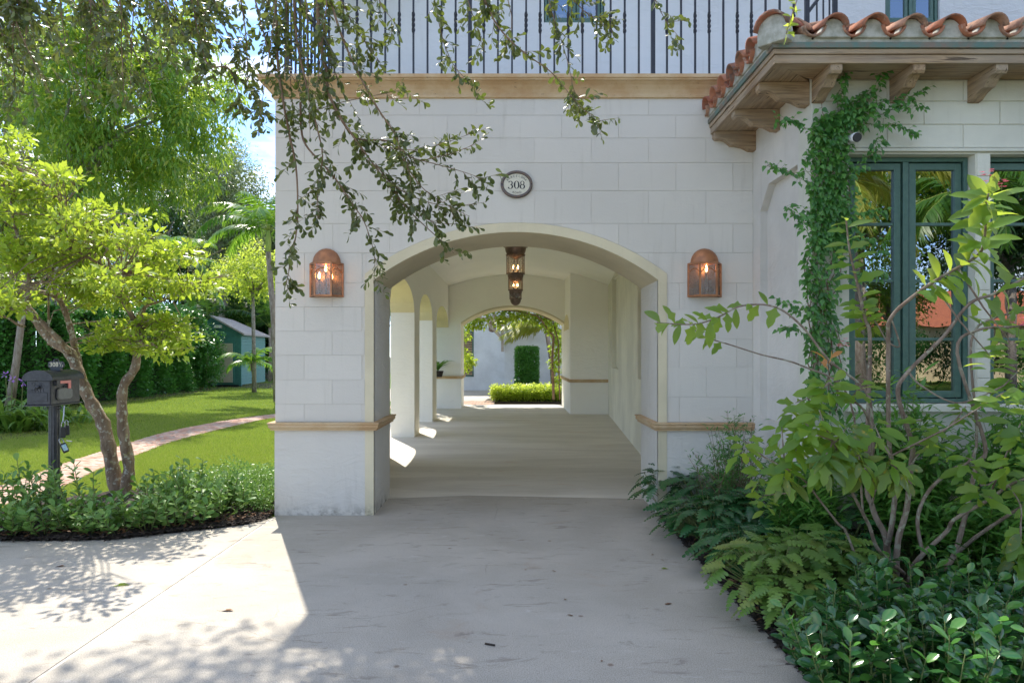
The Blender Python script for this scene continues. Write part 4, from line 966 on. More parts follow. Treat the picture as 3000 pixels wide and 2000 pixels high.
# ---------- two-stemmed tree beside the drive ----------
def ppoly(pts, Y0):   # (px,py,dY)
    return [P(a, c, Y0+(d[0] if d else 0)) for a, c, *d in pts]
yt = empty('lichened_tree', G(350, 1450), 'small lichen-covered tree with twin trunks and chartreuse leaves beside the drive', 'tree')
Y0 = 8.0
def br(nm, pts, r0, r1, bk='tree', Y0=8.0, par=None, n=8, jit=0.0):
    q = cr3(ppoly(pts, Y0), 5*(len(pts)-1)); m = len(q)
    rr = [.82*(r0+(r1-r0)*i/(m-1))*(1+.10*sin(i*1.7+r0*99)+.05*sin(i*3.3)) for i in range(m)]
    mk(nm, MB().tube(q, rr, n), BK_[bk], par, smooth=True); return q
def cr3(pts, n):
    out = []; k = len(pts)-1
    for i in range(n+1):
        t = i/n*k; j = min(int(t), k-1); u = t-j
        p0, p1, p2, p3 = pts[max(j-1, 0)], pts[j], pts[j+1], pts[min(j+2, k)]
        out.append(.5*((2*p1)+(p2-p0)*u+(2*p0-5*p1+4*p2-p3)*u*u+(3*p1-p0-3*p2+p3)*u**3))
    return out
yb_ = []
yb_ += br('trunk', [(345, 1455), (322, 1330), (302, 1240), (262, 1170), (232, 1100), (205, 1035, .05), (150, 995, .1), (100, 930, .1), (70, 890, .1), (22, 850, .2), (-30, 800, .3)], .10, .045, par=yt)
yb_ += br('trunk', [(362, 1455, -.05), (378, 1370, -.05), (362, 1270, -.1), (357, 1200, -.1), (362, 1130, -.1), (395, 1078, -.1), (402, 1020, -.1), (408, 965, -.1)], .085, .05, par=yt)
yb_ += br('limb', [(262, 1170, .05), (240, 1100, .2), (222, 1030, .3), (210, 975, .3), (190, 912, .3), (165, 872, .3), (90, 845, .4), (40, 820, .5)], .055, .025, par=yt)
yb_ += br('limb', [(205, 1035), (178, 1000, -.2), (130, 950, -.3), (80, 895, -.3), (85, 830, -.3), (78, 765, -.3), (40, 650, -.3), (30, 560, -.3)], .04, .015, par=yt)
yb_ += br('limb', [(408, 965, -.1), (375, 905, -.2), (345, 860, -.3), (330, 830, -.3), (350, 812, -.3), (325, 790, -.3), (285, 770, -.4), (200, 720, -.5)], .042, .014, par=yt)
yb_ += br('limb', [(405, 965, -.1), (418, 915, 0), (430, 895, .1), (460, 885, .2), (500, 870, .3), (545, 850, .3)], .035, .012, par=yt)
yb_ += br('limb', [(165, 872, .3), (150, 800, .2), (160, 780, .2), (205, 700, .2), (270, 680, .2), (330, 640, .2)], .03, .01, par=yt)
yb_ += br('limb', [(78, 765, -.3), (150, 700, -.3), (190, 640, -.4), (160, 560, -.4)], .022, .008, par=yt)
yb_ += br('limb', [(70, 955, .1), (55, 952, 0), (20, 930, -.1), (-20, 925, -.2)], .022, .012, par=yt)
yb_ += br('limb', [(142, 1010, .1), (142, 900, .2), (140, 760, .3), (110, 640, .3)], .018, .008, par=yt)
yb_ += br('dead_stub', [(190, 1030, -.05), (180, 1005, -.08), (176, 985, -.1)], .03, .008, par=yt)
# crown pads
pads = []
outline = [(-60, 400), (60, 440), (110, 500), (220, 535), (235, 600), (330, 630), (440, 700), (470, 740), (560, 760), (625, 775), (590, 870), (600, 960), (540, 1000), (470, 1050), (365, 1055), (330, 990), (270, 960), (300, 905), (230, 905), (120, 910), (60, 900), (-60, 950)]
def inside(x, y, poly):
    c = False; j = len(poly)-1
    for i in range(len(poly)):
        xi, yi = poly[i]; xj, yj = poly[j]
        if (yi > y) != (yj > y) and x < (xj-xi)*(y-yi)/(yj-yi)+xi: c = not c
        j = i
    return c
rd = random.Random(3)
macro = []
while len(pads) < 330:
    x, y = rd.uniform(-60, 630), rd.uniform(400, 1060)
    if not inside(x, y, outline): continue
    if 420 < x < 560 and 900 < y < 935: continue
    Yc = 8.0+rd.gauss(0, .7)
    for _ in range(rd.randint(4, 7)):
        pads.append(P(x+rd.gauss(0, 42), y+rd.gauss(0, 11)-4, Yc+rd.gauss(0, .15)))
tw = MB(); ybn = np.array([tuple(p) for p in yb_])
for p in pads:
    i = int(np.argmin(((ybn-np.array(p))**2).sum(1)+.0)); s = yb_[i]; md = s.lerp(p, .5)+Vector((rd.gauss(0, .06), rd.gauss(0, .06), .05)); tw.tube([s, md, p], [.010, .007, .003], 4, False)
    for k in range(3): tw.tube([md.lerp(p, .3), p+Vector((rd.gauss(0, .16), rd.gauss(0, .16), rd.gauss(.04, .05)))], [.005, .002], 3, False)
stuffpart('twigs', tw.mesh('twigs', BK_['tree']), yt)
pa = np.array([tuple(p) for p in pads]); p_, d_, u_, s_ = clump_leaves(pa, .19, 36, .080, -.1, .8, .40, .7)
stuffpart('foliage', leaf_mesh('foliage', t_mid(.27, .07, -.08), p_, d_, u_, s_, LM['yellow']), yt)
# ---------- live oak boughs hanging in front of the facade ----------
oak = empty('overhanging_oak', (-3.2, 3.9, 6.2), 'live oak boughs with small olive leaves hanging down over the house front', 'tree bough')
OY = 4.9
obr = [([(806, -30), (815, 200), (845, 380), (867, 490), (872, 630), (862, 720), (845, 800), (838, 835)], .011, 0),
 ([(930, -40), (935, 100), (955, 200), (961, 268), (1000, 350), (1037, 402), (1068, 446), (1135, 536), (1202, 620), (1282, 696), (1330, 742)], .015, -.1),
 ([(1037, 402), (1068, 410), (1130, 412), (1175, 437), (1202, 460), (1273, 480), (1358, 504), (1420, 527)], .007, 0),
 ([(880, 300), (889, 411), (947, 482), (992, 536), (1032, 598), (1068, 652), (1097, 751), (1094, 830)], .009, .1),
 ([(960, -30), (992, 80), (1032, 179), (1068, 250), (1112, 326), (1157, 393), (1179, 455), (1202, 504), (1246, 558), (1313, 603), (1376, 634)], .009, -.2),
 ([(990, -20), (1028, 58), (1072, 129), (1108, 174)], .004, -.1), ([(1262, -40), (1273, 0), (1295, 107), (1327, 187), (1376, 245), (1400, 285)], .004, .1),
 ([(1400, -40), (1420, 0), (1452, 67), (1496, 120), (1550, 165), (1617, 214), (1670, 277), (1715, 326), (1755, 357)], .008, -.1),
 ([(1600, -30), (1626, 67), (1644, 116), (1666, 192), (1684, 268), (1710, 295)], .004, .1), ([(1660, -20), (1680, 0), (1715, 36), (1760, 67), (1800, 95)], .005, 0),
 ([(1905, -40), (1920, 0), (1950, 60), (1990, 110)], .004, 0), ([(1360, -30), (1390, 60), (1420, 150)], .004, 0), ([(1480, -30), (1500, 60), (1490, 130)], .004, 0), ([(1100, -30), (1120, 20), (1160, 70)], .004, 0),
 ([(603, -20), (603, 178), (670, 200), (696, 268), (714, 312), (768, 345)], .008, .2), ([(700, -30), (720, 100), (725, 200), (730, 260), (760, 300)], .006, .2), ([(740, -30), (770, 90), (800, 190), (830, 260)], .007, .1),
 ([(860, -30), (870, 120), (900, 260), (930, 380), (945, 460), (930, 560), (935, 640)], .010, .0), ([(1100, 480), (1150, 540), (1220, 580), (1290, 600), (1370, 600)], .005, -.1), ([(1160, 560), (1180, 600), (1270, 650), (1350, 655)], .004, -.1),
 ([(905, 330), (1000, 300), (1100, 280), (1185, 262)], .004, 0), ([(1120, 430), (1220, 440), (1300, 420), (1370, 395)], .004, 0), ([(1240, 470), (1320, 450), (1395, 422)], .004, 0)]
rd = random.Random(11)
for k in range(52):
    x = rd.uniform(-40, 640); ln = rd.uniform(90, 330)*(1.0-.25*(x > 450)); a = rd.uniform(-.1, .7)
    obr.append(([(x-40, -60), (x, 0), (x+ln*a*.4, ln*.45), (x+ln*a, ln)], .006, rd.uniform(-.6, .9)))
for k in range(11):
    x = rd.uniform(740, 960); ln = rd.uniform(120, 420); a = rd.uniform(-.15, .5); obr.append(([(x-20, -60), (x, 0), (x+ln*a*.4, ln*.45), (x+ln*a, ln)], .006, rd.uniform(-.3, .5)))
lp_, ld_, lu_, ls_ = [], [], [], []; key = []
twb = MB()
for bi, (pts, r0, dy) in enumerate(obr):
    q = cr3([P(a, c, OY+dy) for a, c in pts], 6*(len(pts)-1)); m = len(q)
    mk('bough', MB().tube(q, [r0+(0.0015-r0)*i/(m-1) for i in range(m)], 5), BK_['twig'], oak, smooth=True)
    acc = 0
    for i in range(m-1):
        seg = q[i+1]-q[i]; L_ = seg.length; tg = seg.normalized(); ns = max(1, int(L_/.05)); 
        for j in range(ns):
            p = q[i].lerp(q[i+1], (j+rd.random())/ns)
            if rd.random() < (.62 if bi < 21 else .5):
                ax = Vector((rd.gauss(0, 1), rd.gauss(0, .8), rd.gauss(0, 1))).normalized(); td = (tg*.75+ax*.75+Vector((0, 0, -.15))).normalized(); tl = rd.uniform(.07, .20)
                e = p+td*tl; twb.tube([p, e], [.0022, .001], 3, False)
                for t in range(int(tl/.020)+2):
                    pp = p.lerp(e, min(1, (t+.7)/(tl/.020+1))); a2 = Vector((rd.gauss(0, 1), rd.gauss(0, 1), rd.gauss(0, 1))).normalized()
                    lp_.append(pp); ld_.append(td*.55+a2*.85+Vector((0, 0, -.2))); lu_.append(Vector((rd.gauss(0, .8), rd.gauss(-.3, .8), 1))); ls_.append(rd.uniform(.040, .068)); key.append(bi < 14)
            elif rd.random() < .5:
                a2 = Vector((rd.gauss(0, 1), rd.gauss(0, 1), rd.gauss(0, 1))).normalized(); lp_.append(p); ld_.append(tg*.4+a2); lu_.append(Vector((rd.gauss(0, .8), -.3, 1))); ls_.append(rd.uniform(.035, .06)); key.append(bi < 14)
stuffpart('twigs', twb.mesh('twigs', BK_['twig']), oak)
ol = tmesh('leaf', T_OBOV, LM['oak']); ids = [i for i, k in enumerate(key) if k]; rd.shuffle(ids); pick = set(ids[:300])
for i in pick: link('leaf', ol, oak, fmat(lp_[i], ld_[i], lu_[i], ls_[i]*1.15))
rs = [i for i in range(len(lp_)) if i not in pick]
arr = lambda l: np.array([tuple(l[i]) for i in rs])
stuffpart('foliage', leaf_mesh('foliage', T_OBOV, arr(lp_), arr(ld_), arr(lu_), np.array([ls_[i] for i in rs]), LM['oak']), oak)
print('oak leaves', len(lp_))
# the oak's higher crown, above the picture, shades the foreground
oc = blob((-3.9, 8.5, 8.0), (1.7, .75, .7), 46, .2); oc2 = blob((-2.3, 8.2, 6.9), (.75, .8, .5), 34, .1); oc = np.concatenate([oc, oc2])
p_, d_, u_, s_ = clump_leaves(oc, .42, 60, .09, .2)
stuffpart('crown', leaf_mesh('crown', t_mid(), p_, d_, u_, s_, LM['oak']), oak)
mk('limb', MB().tube([(-9, 5.5, 5.2), (-6.5, 6.6, 6.8), (-4.5, 7.0, 7.4), (-3.0, 5.8, 6.6), (-2.2, 4.9, 5.6)], [.16, .12, .08, .05, .02], 8), BK_['tree'], oak, smooth=True)
# sprig with fresh leaves in front of the tiles
sp = empty('leaf_sprig', P(2330, -30, 4.6), 'fresh yellow-green oak sprig dangling in front of the roof corner', 'sprig')
q = cr3([P(2345, -60, 4.6), P(2335, 0, 4.6), P(2318, 50, 4.6), P(2303, 100, 4.6)], 12); mk('twig', MB().tube(q, .003, 4), BK_['twig'], sp, smooth=True)
spm = tmesh('leaf', T_OBOV, LM['lime'])
for i in range(26):
    p = q[min(12, i//2)]; link('leaf', spm, sp, fmat(p, (rd.gauss(0, 1), rd.gauss(0, .5), rd.gauss(-.2, .6)), (rd.gauss(0, .6), -1, .6), rd.uniform(.05, .075)))
# ---------- trees across the lawn ----------
def ft(name, label, px, py, Y, rpx, rpy, base_px, **k):
    c = P(px, py, Y); rx = rpx*Y/2000; rz = rpy*Y/2000
    bx = (base_px-1500)/2000*Y
    k.setdefault('group', 'trees and palms beyond the lawn'); return far_tree(name, label, k.pop('group'), (bx, Y, -.05), c, (rx, rx*k.pop('dz', .8), rz), **k)
ft('mango_tree', 'tall mango tree with drooping dark green leaves filling the upper left', 380, 320, 22, 335, 330, 90, nclump=330, cr_=.50, per=95, lsize=.23, lm=LM['mango'], bk='grey', tr=.2, droop=.8, limbs=16, tm=t_mid(.15, .04, -.15), shell=.25)
ft('mango_tree', 'second mango tree at the far left, mostly behind the first', 20, 420, 26, 260, 380, 20, nclump=260, cr_=.65, per=80, lsize=.26, lm=LM['mango'], bk='grey', tr=.25, droop=.7, limbs=8, tm=t_mid(.15, .04, -.15), shell=.35)
ft('silvery_tree', 'pale silvery-leaved tree rising behind the tall palm', 660, 640, 42, 120, 230, 650, nclump=240, cr_=.9, per=80, lsize=.20, lm=LM['silver'], bk='grey', tr=.3, droop=.2, limbs=9, shell=.2)
ft('silvery_tree', 'sparse dark-twigged treetop against the sky beside the mango tree', 690, 470, 46, 50, 60, 670, nclump=40, cr_=.7, per=26, lsize=.16, lm=LM['silver'], bk='grey', tr=.2, limbs=8, shell=.1)
ft('shade_tree', 'slender pale-barked tree with yellow-green leaves standing by the green shed', 735, 800, 30, 105, 75, 745, nclump=95, cr_=.5, per=55, lsize=.14, lm=LM['lime'], bk='grey', tr=.09, droop=.1, limbs=12, shell=.3)
for i, (px, py, Y, rx, ry, w, lab) in enumerate([(120, 700, 45, 260, 260, 'dark', 'deep green tree mass closing the garden at the far left'), (420, 760, 50, 260, 230, 'dark', 'deep green tree behind the hedge centre'), (640, 850, 52, 150, 150, 'dark', 'dark tree directly behind the green shed'), (790, 880, 50, 110, 170, 'dark', 'dark tree half hidden behind the house corner'), (560, 640, 56, 160, 210, 'silver', 'tall grey-green tree far behind the shed'), (250, 560, 60, 330, 330, 'mango', 'broad dark tree behind the mango trees'), (780, 760, 48, 60, 110, 'silver', 'grey-green tree behind the tall palm trunk'), (800, 980, 46, 90, 80, 'dark', 'low dark tree closing the gap between the shed and the house'), (700, 1010, 54, 160, 60, 'dark', 'low dark tree far behind the shed')]):
    ft('far_tree', lab, px, py, Y, rx, ry, px, nclump=230, cr_=1.3, per=60, lsize=.34, lm=LM[w], bk='grey', tr=.3, limbs=6, shell=.2)
# hedge along the lawn
def hedge(label, poly, h, n, lm, lsize, seed, bulge=.6):
    r = empty('hedge', (poly[0][0], poly[0][1], 0), label, 'hedge', 'clipped hedges along the lawn')
    pts = [Vector(p) for p in poly]; segs = [(a, c) for a, c in zip(pts[:-1], pts[1:])]; tot = sum((c-a).length for a, c in segs)
    pos = []; ds = []
    for a, c in segs:
        k = int(n*(c-a).length/tot); t = rng.random(k); zf = rng.random(k)**.8; hh = h(a.x) if callable(h) else h
        nrm = Vector(((c-a).y, -(c-a).x)).normalized()
        if nrm.x < 0: nrm = -nrm
        base = np.array(a)[None]+(np.array(c)-np.array(a))[None]*t[:, None]
        bump_ = .28*np.sin(base[:, 0]*2.3+zf*5)+.22*np.sin(base[:, 1]*3.1+zf*7+1)+.18*np.sin(t*40)
        zt = hh*(1+.07*np.sin(base[:, 1]*1.7)+.05*np.sin(base[:, 0]*5))
        dep = rng.random(k)**2*.5; out_ = bulge*np.sqrt(np.clip(1-(zf*1.02-.35)**2*1.2, .1, 1))+bump_-dep
        top = rng.random(k) < .18; zz_ = np.where(top, zt, zf*zt); out_ = np.where(top, out_*rng.random(k), out_)
        xy = base+np.array(nrm)[None]*out_[:, None]; pos.append(np.concatenate([xy, zz_[:, None]], 1)); ds.append(np.tile(np.array([nrm.x, nrm.y, .2]), (k, 1)))
    pos = np.concatenate(pos)+rv(sum(map(len, pos)), .05); ds = np.concatenate(ds)+rv(len(pos), .55)
    s = lsize*(.7+.6*rng.random(len(pos)))
    stuffpart('foliage', leaf_mesh('foliage', t_mid(.3, .05, -.08), pos, ds, rv(len(pos), .4)+np.array([0, -.5, .9]), s, lm), r)
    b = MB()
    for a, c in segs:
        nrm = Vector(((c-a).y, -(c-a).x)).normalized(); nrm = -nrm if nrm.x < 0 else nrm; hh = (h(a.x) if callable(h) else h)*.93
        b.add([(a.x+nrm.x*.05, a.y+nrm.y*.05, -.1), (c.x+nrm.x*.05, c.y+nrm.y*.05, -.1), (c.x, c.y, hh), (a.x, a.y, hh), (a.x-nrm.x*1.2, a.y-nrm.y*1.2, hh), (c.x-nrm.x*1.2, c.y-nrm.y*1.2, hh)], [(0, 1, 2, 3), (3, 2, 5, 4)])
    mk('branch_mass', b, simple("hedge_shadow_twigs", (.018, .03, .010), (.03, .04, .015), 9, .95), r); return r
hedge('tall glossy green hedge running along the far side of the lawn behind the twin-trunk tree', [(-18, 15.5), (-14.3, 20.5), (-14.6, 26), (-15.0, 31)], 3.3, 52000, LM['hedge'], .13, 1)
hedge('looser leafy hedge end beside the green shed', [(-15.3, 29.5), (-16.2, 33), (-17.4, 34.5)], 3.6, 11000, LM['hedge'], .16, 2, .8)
# ---------- shed ----------
sh = empty('garden_shed', (-14.2, 35.5, 0), 'teal clapboard garden shed with a beige door and grey shingle roof', 'shed')
SY = 35.0; cr_x = lambda px, Y=SY: (px-1500)/2000*Y
xa, xm, xb = cr_x(585), cr_x(706), cr_x(706)
xL, xR = -16.4, cr_x(706)
zE = 2.75; zR = 3.6; xc_ = (xL+xR)/2-.2
mk('gable_wall', MB().prism([(xL, 0.1), (xR, .1), (xR, zE), (xc_, zR), (xL, zE)], 'y', SY, SY+.1), M['teal'], sh)
sx, sy = cr_x(775, 39.0), 39.0
mk('side_wall', MB().prism([(xR, SY), (sx, sy), (sx-.1, sy), (xR-.1, SY+.1)], 'z', .1, zE), M['teal'], sh)
for k in range(18):
    z = .12+k*.146
    mk('siding_board', MB().prism([(xR+.005, SY-.004), (sx+.005, sy), (sx+.035, sy), (xR+.035, SY-.004)], 'z', z, z+.120), M['teal'], sh)
    w = 0 if z < zE-.15 else (z-zE+.15)*1.5
    x1 = cr_x(685)+.02 if z < 2.25 else (xL+w)
    mk('siding_board', MB().box(x1, xR-w*.5-.05, SY-.03, SY-.002, z, z+.120), M['teal'], sh)
mk('corner_board', MB().box(xR-.09, xR+.04, SY-.05, SY+.05, .05, zE), M['teal'], sh)
mk('door', MB().box(cr_x(605), cr_x(683), SY-.07, SY-.02, .22, 2.22), M['beige'], sh, bevel=.01)
mk('door_frame', MB().box(cr_x(600)-.05, cr_x(683)+.09, SY-.06, SY-.01, 2.225, 2.32).box(cr_x(683)+.004, cr_x(683)+.09, SY-.06, SY-.01, .2, 2.223), M['teal'], sh)
b = MB().add([(xc_, SY-.25, zR+.05), (xR+.25, SY-.25, zE-.03), (sx+.25, sy+.2, zE-.03), (sx-1.9, sy+.2, zR+.05), (xc_, SY-.25, zR-.03), (xR+.25, SY-.25, zE-.12), (sx+.25, sy+.2, zE-.12), (sx-1.9, sy+.2, zR-.03)], [(0, 1, 2, 3), (4, 7, 6, 5), (0, 4, 5, 1), (1, 5, 6, 2), (2, 6, 7, 3)])
mk('roof', b, M['shingle'], sh)
mk('lamp', MB().box(cr_x(632), cr_x(652), SY-.2, SY-.04, 3.0, 3.15), M['white_plastic'], sh, bevel=.01)
mk('base', MB().box(xL, xR-.02, SY+.02, SY+.08, -.05, .1), M['dark'], sh)
# ---------- palms ----------
palm('royal_palm', 'tall palm with a pale green crownshaft beside the house corner', ((812-1500)/2000*24, 24, 0), P(786, 738, 24), 16, 2.7, LM['palm'], shaft=.75, tr=.10, seed=4, lw=.05, ll=.62, elr=(.1, 1.45), sag=1.7, leaflets=46)
palm('areca_palm', 'feathery palm between the chartreuse tree and the hedge', ((440-1500)/2000*33, 33, 0), P(440, 800, 33), 16, 4.2, LM['palm'], tr=.10, seed=9, lw=.07, ll=.8, elr=(.15, 1.35), sag=1.8, leaflets=46)
palm('young_palm', 'young palm with golden fronds in front of the green shed', ((745-1500)/2000*30, 30, 0), P(735, 1065, 30), 10, 1.5, LM['palm'], tr=.05, seed=2, lw=.05, ll=.42, elr=(.2, 1.3), sag=1.9, leaflets=26)
for i, (px, Y) in enumerate([(610, 43), (670, 44), (730, 43), (790, 42)]):
    palm('bamboo_palm', ['clumping palm behind the shed, leftmost', 'clumping palm right behind the shed roof', 'clumping palm behind the slender tree', 'clumping palm nearest the house corner'][i], ((px-1500)/2000*Y, Y, 0), P(px, 960, Y), 14, 3.6, LM['dark'], group='clumping palms behind the shed', tr=.08, seed=20+i, lw=.07, ll=.7, elr=(.5, 1.5), sag=1.2, leaflets=30)
lt = empty('leaning_trunk', P(35, 1185, 15.5), 'slim grey palm trunk leaning behind the lilies', 'palm trunk')
mk('trunk', MB().tube([P(28, 1190, 15.5), P(48, 1060, 15.5), P(64, 930, 15.5), P(80, 760, 15.6)], [.10, .075, .07, .06], 10), BK_['palm'], lt, smooth=True)
# ---------- lilies ----------
T_STRAP = t_leaf([.022, .038, .042, .038, .026, .002], [0, .2, .42, .62, .82, 1], .5, .0)
def strap(bend):
    v = []; w = [.018, .036, .042, .042, .036, .024, .002]; f = []
    e = 0; y = z = 0; n = 6
    for i in range(n+1):
        v += [(-w[i], y, z+w[i]*.4), (0, y, z), (w[i], y, z+w[i]*.4)]; a = bend*(i/n)**1.4; y += cos(a)/n; z -= sin(a)/n
    for i in range(n): f += [(3*i, 3*i+1, 3*i+4, 3*i+3), (3*i+1, 3*i+2, 3*i+5, 3*i+4)]
    return (np.array(v, float), f)
stm = [tmesh('leaf', strap(bd), LM['lily']) for bd in (1.2, 1.9, 2.4)]
for i, (px, py, lab) in enumerate([(-10, 1262, 'spider lily clump at the left edge of the garden'), (75, 1262, 'spider lily clump behind the mailbox'), (165, 1240, 'spider lily clump to the right of the mailbox post')]):
    c = G(px, py); r = empty('lily_clump', c, lab, 'plant', 'spider lilies by the hedge')
    for k in range(85):
        a = rd.uniform(0, 2*pi); el = rd.uniform(.5, 1.4); dr = Vector((cos(a)*cos(el), sin(a)*cos(el), sin(el))); sidev = Vector((0, 0, 1))
        link('leaf', stm[k % 3], r, fmat(c+Vector((rd.gauss(0, .28), rd.gauss(0, .2), 0)), dr, Vector((-cos(a)*sin(el), -sin(a)*sin(el), cos(el)+.01)), rd.uniform(.75, 1.15)*(1 if i < 2 else .8), 1.15))
    for k in range(3 if i < 2 else 0):
        f0 = c+Vector((rd.gauss(0, .4), 0, 0)); ft_ = f0+Vector((rd.gauss(0, .1), 0, rd.uniform(.95, 1.25))); mk('flower_stalk', MB().tube([f0, ft_], .008, 4), BK_['green'], r)
        pp, dd, uu, ss = clump_leaves(np.array([tuple(ft_)]), .05, 14, .06, 0); stuffpart('flower', leaf_mesh('flower', t_mid(), pp, dd, uu, ss, LM['violet']), r)
struct('lily_bed', MB().prism([(-14, 10.5), (-9.8, 12.8), (-9.6, 14.6), (-12.5, 17), (-18, 17)], 'z', -.06, -.008), M['mulch'])
struct('hedge_bed', MB().prism([(-12.7, 16.8), (-13.2, 20.6), (-13.6, 26), (-13.9, 31.5), (-14.6, 34.5), (-17, 34), (-16, 15)], 'z', -.06, -.009), M['mulch'])
struct('shed_bed', MB().prism([(-14.6, 34.4), (-11.5, 33.6), (-8, 33), (-8, 40), (-20, 40)], 'z', -.06, -.008), M['mulch'])
# ---------- mailbox ----------
mb_c = Vector((-4.59, 6.80, 0)); ang = radians(-3)
u1 = Vector((-cos(ang), sin(ang), 0)); u2 = Vector((sin(ang), cos(ang), 0))
mbx = empty('mailbox', (-4.72, 7.05, 0), 'charcoal cast metal mailbox with red flag on a post beside the twin-trunk tree', 'mailbox')
MW, ML = .234, .49
def mb_p(a, l, z): return mb_c+u1*a+u2*l+Vector((0, 0, z))
def mbox(mb, a0, a1, l0, l1, z0, z1):
    return mb.add([mb_p(a0,l0,z0),mb_p(a1,l0,z0),mb_p(a1,l1,z0),mb_p(a0,l1,z0),mb_p(a0,l0,z1),mb_p(a1,l0,z1),mb_p(a1,l1,z1),mb_p(a0,l1,z1)], [(0,3,2,1)[::-1],(4,5,6,7)[::-1],(0,1,5,4)[::-1],(1,2,6,5)[::-1],(2,3,7,6)[::-1],(3,0,4,7)[::-1]])
ZB, ZT_ = 1.125, 1.372
mk('body', mbox(MB(), 0, MW, 0, ML, ZB, ZT_), M['mail'], mbx, bevel=.004)
mk('base_flange', mbox(MB(), -.02, MW+.02, -.02, ML+.02, ZB-.014, ZB-.001), M['mail'], mbx, bevel=.003)
rb_ = MB(); prof = [(MW/2+(MW/2+.028)*cos(pi*k/14), ZT_-.002+.098*sin(pi*k/14)**.85) for k in range(15)]; n = len(prof)
for l in (-.03, ML+.03):
    for a, z in prof: rb_.v.append(tuple(mb_p(a, l, z)))
for k in range(n-1): rb_.f.append((k, k+1, n+k+1, n+k))
rb_.f += [tuple(range(n)), tuple(range(n, 2*n))[::-1], (0, n, 2*n-1, n-1)]
mk('arched_roof', rb_, M['mail'], mbx, bevel=.003)
door_ = mk('door', mbox(MB(), .008, MW-.008, -.008, -.001, ZB+.006, ZT_-.008), M['mail'], mbx, bevel=.002)
mk('door_panel', mbox(MB(), .03, MW-.03, -.013, -.009, ZB+.035, ZB+.12), M['mail'], door_, bevel=.002)
kn = mb_p(MW/2, -.03, ZT_-.07); mk('knob', MB().tube([kn, kn+u2*.02], [.020, .014], 12), M['mail'], door_, smooth=True)
MWm = Matrix(((-u1.x, 0, -u2.x, 0), (-u1.y, 0, -u2.y, 0), (0, 1, 0, 0), (0, 0, 0, 1)))
for txt, z in (("U.S.", ZT_-.045), ("MAIL", ZT_-.105)):
    for i, ch in enumerate(txt):
        me = text_mesh(ch, .055, .002); me.materials.clear(); me.materials.append(M['mail']); p = mb_p(MW/2+(len(txt)/2-.5-i)*.034, -.0095, z)
        link('letter', me, door_, Matrix.Translation(p) @ MWm)
fl = MB(); o1, o2 = -.012, -.018
def sidequad(mb, pts, o0, o1):   # polygon in (l,z) on the right-hand side
    n = len(pts); st = len(mb.v)
    for o_ in (o0, o1): mb.v += [tuple(mb_p(o_, l, z)) for l, z in pts]
    mb.f += [tuple(range(st, st+n)), tuple(range(st+n, st+2*n))[::-1]]+[(st+i, st+(i+1) % n, st+n+(i+1) % n, st+n+i) for i in range(n)]; return mb
mk('flag', sidequad(MB(), [(.10, ZT_-.012), (.30, ZT_-.012), (.30, ZT_-.095), (.255, ZT_-.095), (.255, ZT_-.040), (.10, ZT_-.040)], -.014, -.020), M['red'], mbx)
mk('flag_pivot', sidequad(MB(), [(.05, ZT_-.008), (.105, ZT_-.008), (.105, ZT_-.06), (.05, ZT_-.06)], -.002, -.026), M['mail'], mbx, bevel=.003)
ovp = [(.215+.135*max(-1, min(1, 1.18*cos(2*pi*k/32))), ZB+.10+.062*max(-1, min(1, 1.25*sin(2*pi*k/32)))) for k in range(32)]
mk('side_plate', sidequad(MB(), ovp, -.002, -.012), M['mail'], mbx, bevel=.004)
ip = [(.215+(l-.215)*.9, ZB+.10+(z-ZB-.10)*.86) for l, z in ovp]; mk('plate_inset', sidequad(MB(), ip, -.0125, -.014), simple("faded_grey_enamel", (.10, .11, .12), (.13, .14, .15), 30, .35), mbx)
mk('plate_crest', MB().tube([mb_p(-.008, .19, ZB+.165), mb_p(-.008, .215, ZB+.185), mb_p(-.008, .24, ZB+.165)], .007, 6), M['mail'], mbx)
# number plate
pcn = P(164, 1068, 7.02); w2, h2 = .082, .036
pp = [(pcn.x+w2*max(-1, min(1, 1.12*cos(2*pi*k/40))), pcn.z+h2*max(-1, min(1, 1.35*sin(2*pi*k/40)))) for k in range(40)]
npl = mk('number_plate', MB().prism(pp, 'y', pcn.y, pcn.y+.014), M['mail'], mbx, bevel=.003)
mk('scroll', MB().tube([(pcn.x+.024*cos(a), pcn.y+.007, pcn.z+h2+.020*sin(a)) for a in [pi*k/10 for k in range(11)]], .007, 6).lathe([(.010, 0), (.010, .01)], 0, -50, 6), M['mail'], npl)
mk('plate_foot', MB().box(pcn.x-.05, pcn.x+.05, pcn.y-.01, pcn.y+.03, pcn.z-h2-.025, pcn.z-h2+.002), M['mail'], npl)
me = text_mesh("308", .062, .001); me.materials.clear(); me.materials.append(M['cream_text']); link('number', me, npl, Matrix.Translation((pcn.x-.020, pcn.y-.002, pcn.z)) @ Matrix.Rotation(pi/2, 4, 'X'))
for ch, dx, dz, s_ in (("1", .036, .012, .032), ("/", .050, 0, .055), ("2", .066, -.014, .030)):
    me = text_mesh(ch, s_, .001); me.materials.clear(); me.materials.append(M['cream_text']); link('number', me, npl, Matrix.Translation((pcn.x+dx, pcn.y-.002, pcn.z+dz)) @ Matrix.Rotation(pi/2, 4, 'X'))
pst = mb_p(MW/2, ML/2, 0); b = MB(); nf = 24
pr_ = [((.052-.004*(k % 2))*cos(2*pi*k/nf), (.052-.004*(k % 2))*sin(2*pi*k/nf)) for k in range(nf)]
mk('post', b.prism([(pst.x+x, pst.y+y) for x, y in pr_], 'z', -.05, ZB-.014), M['mail'], mbx)
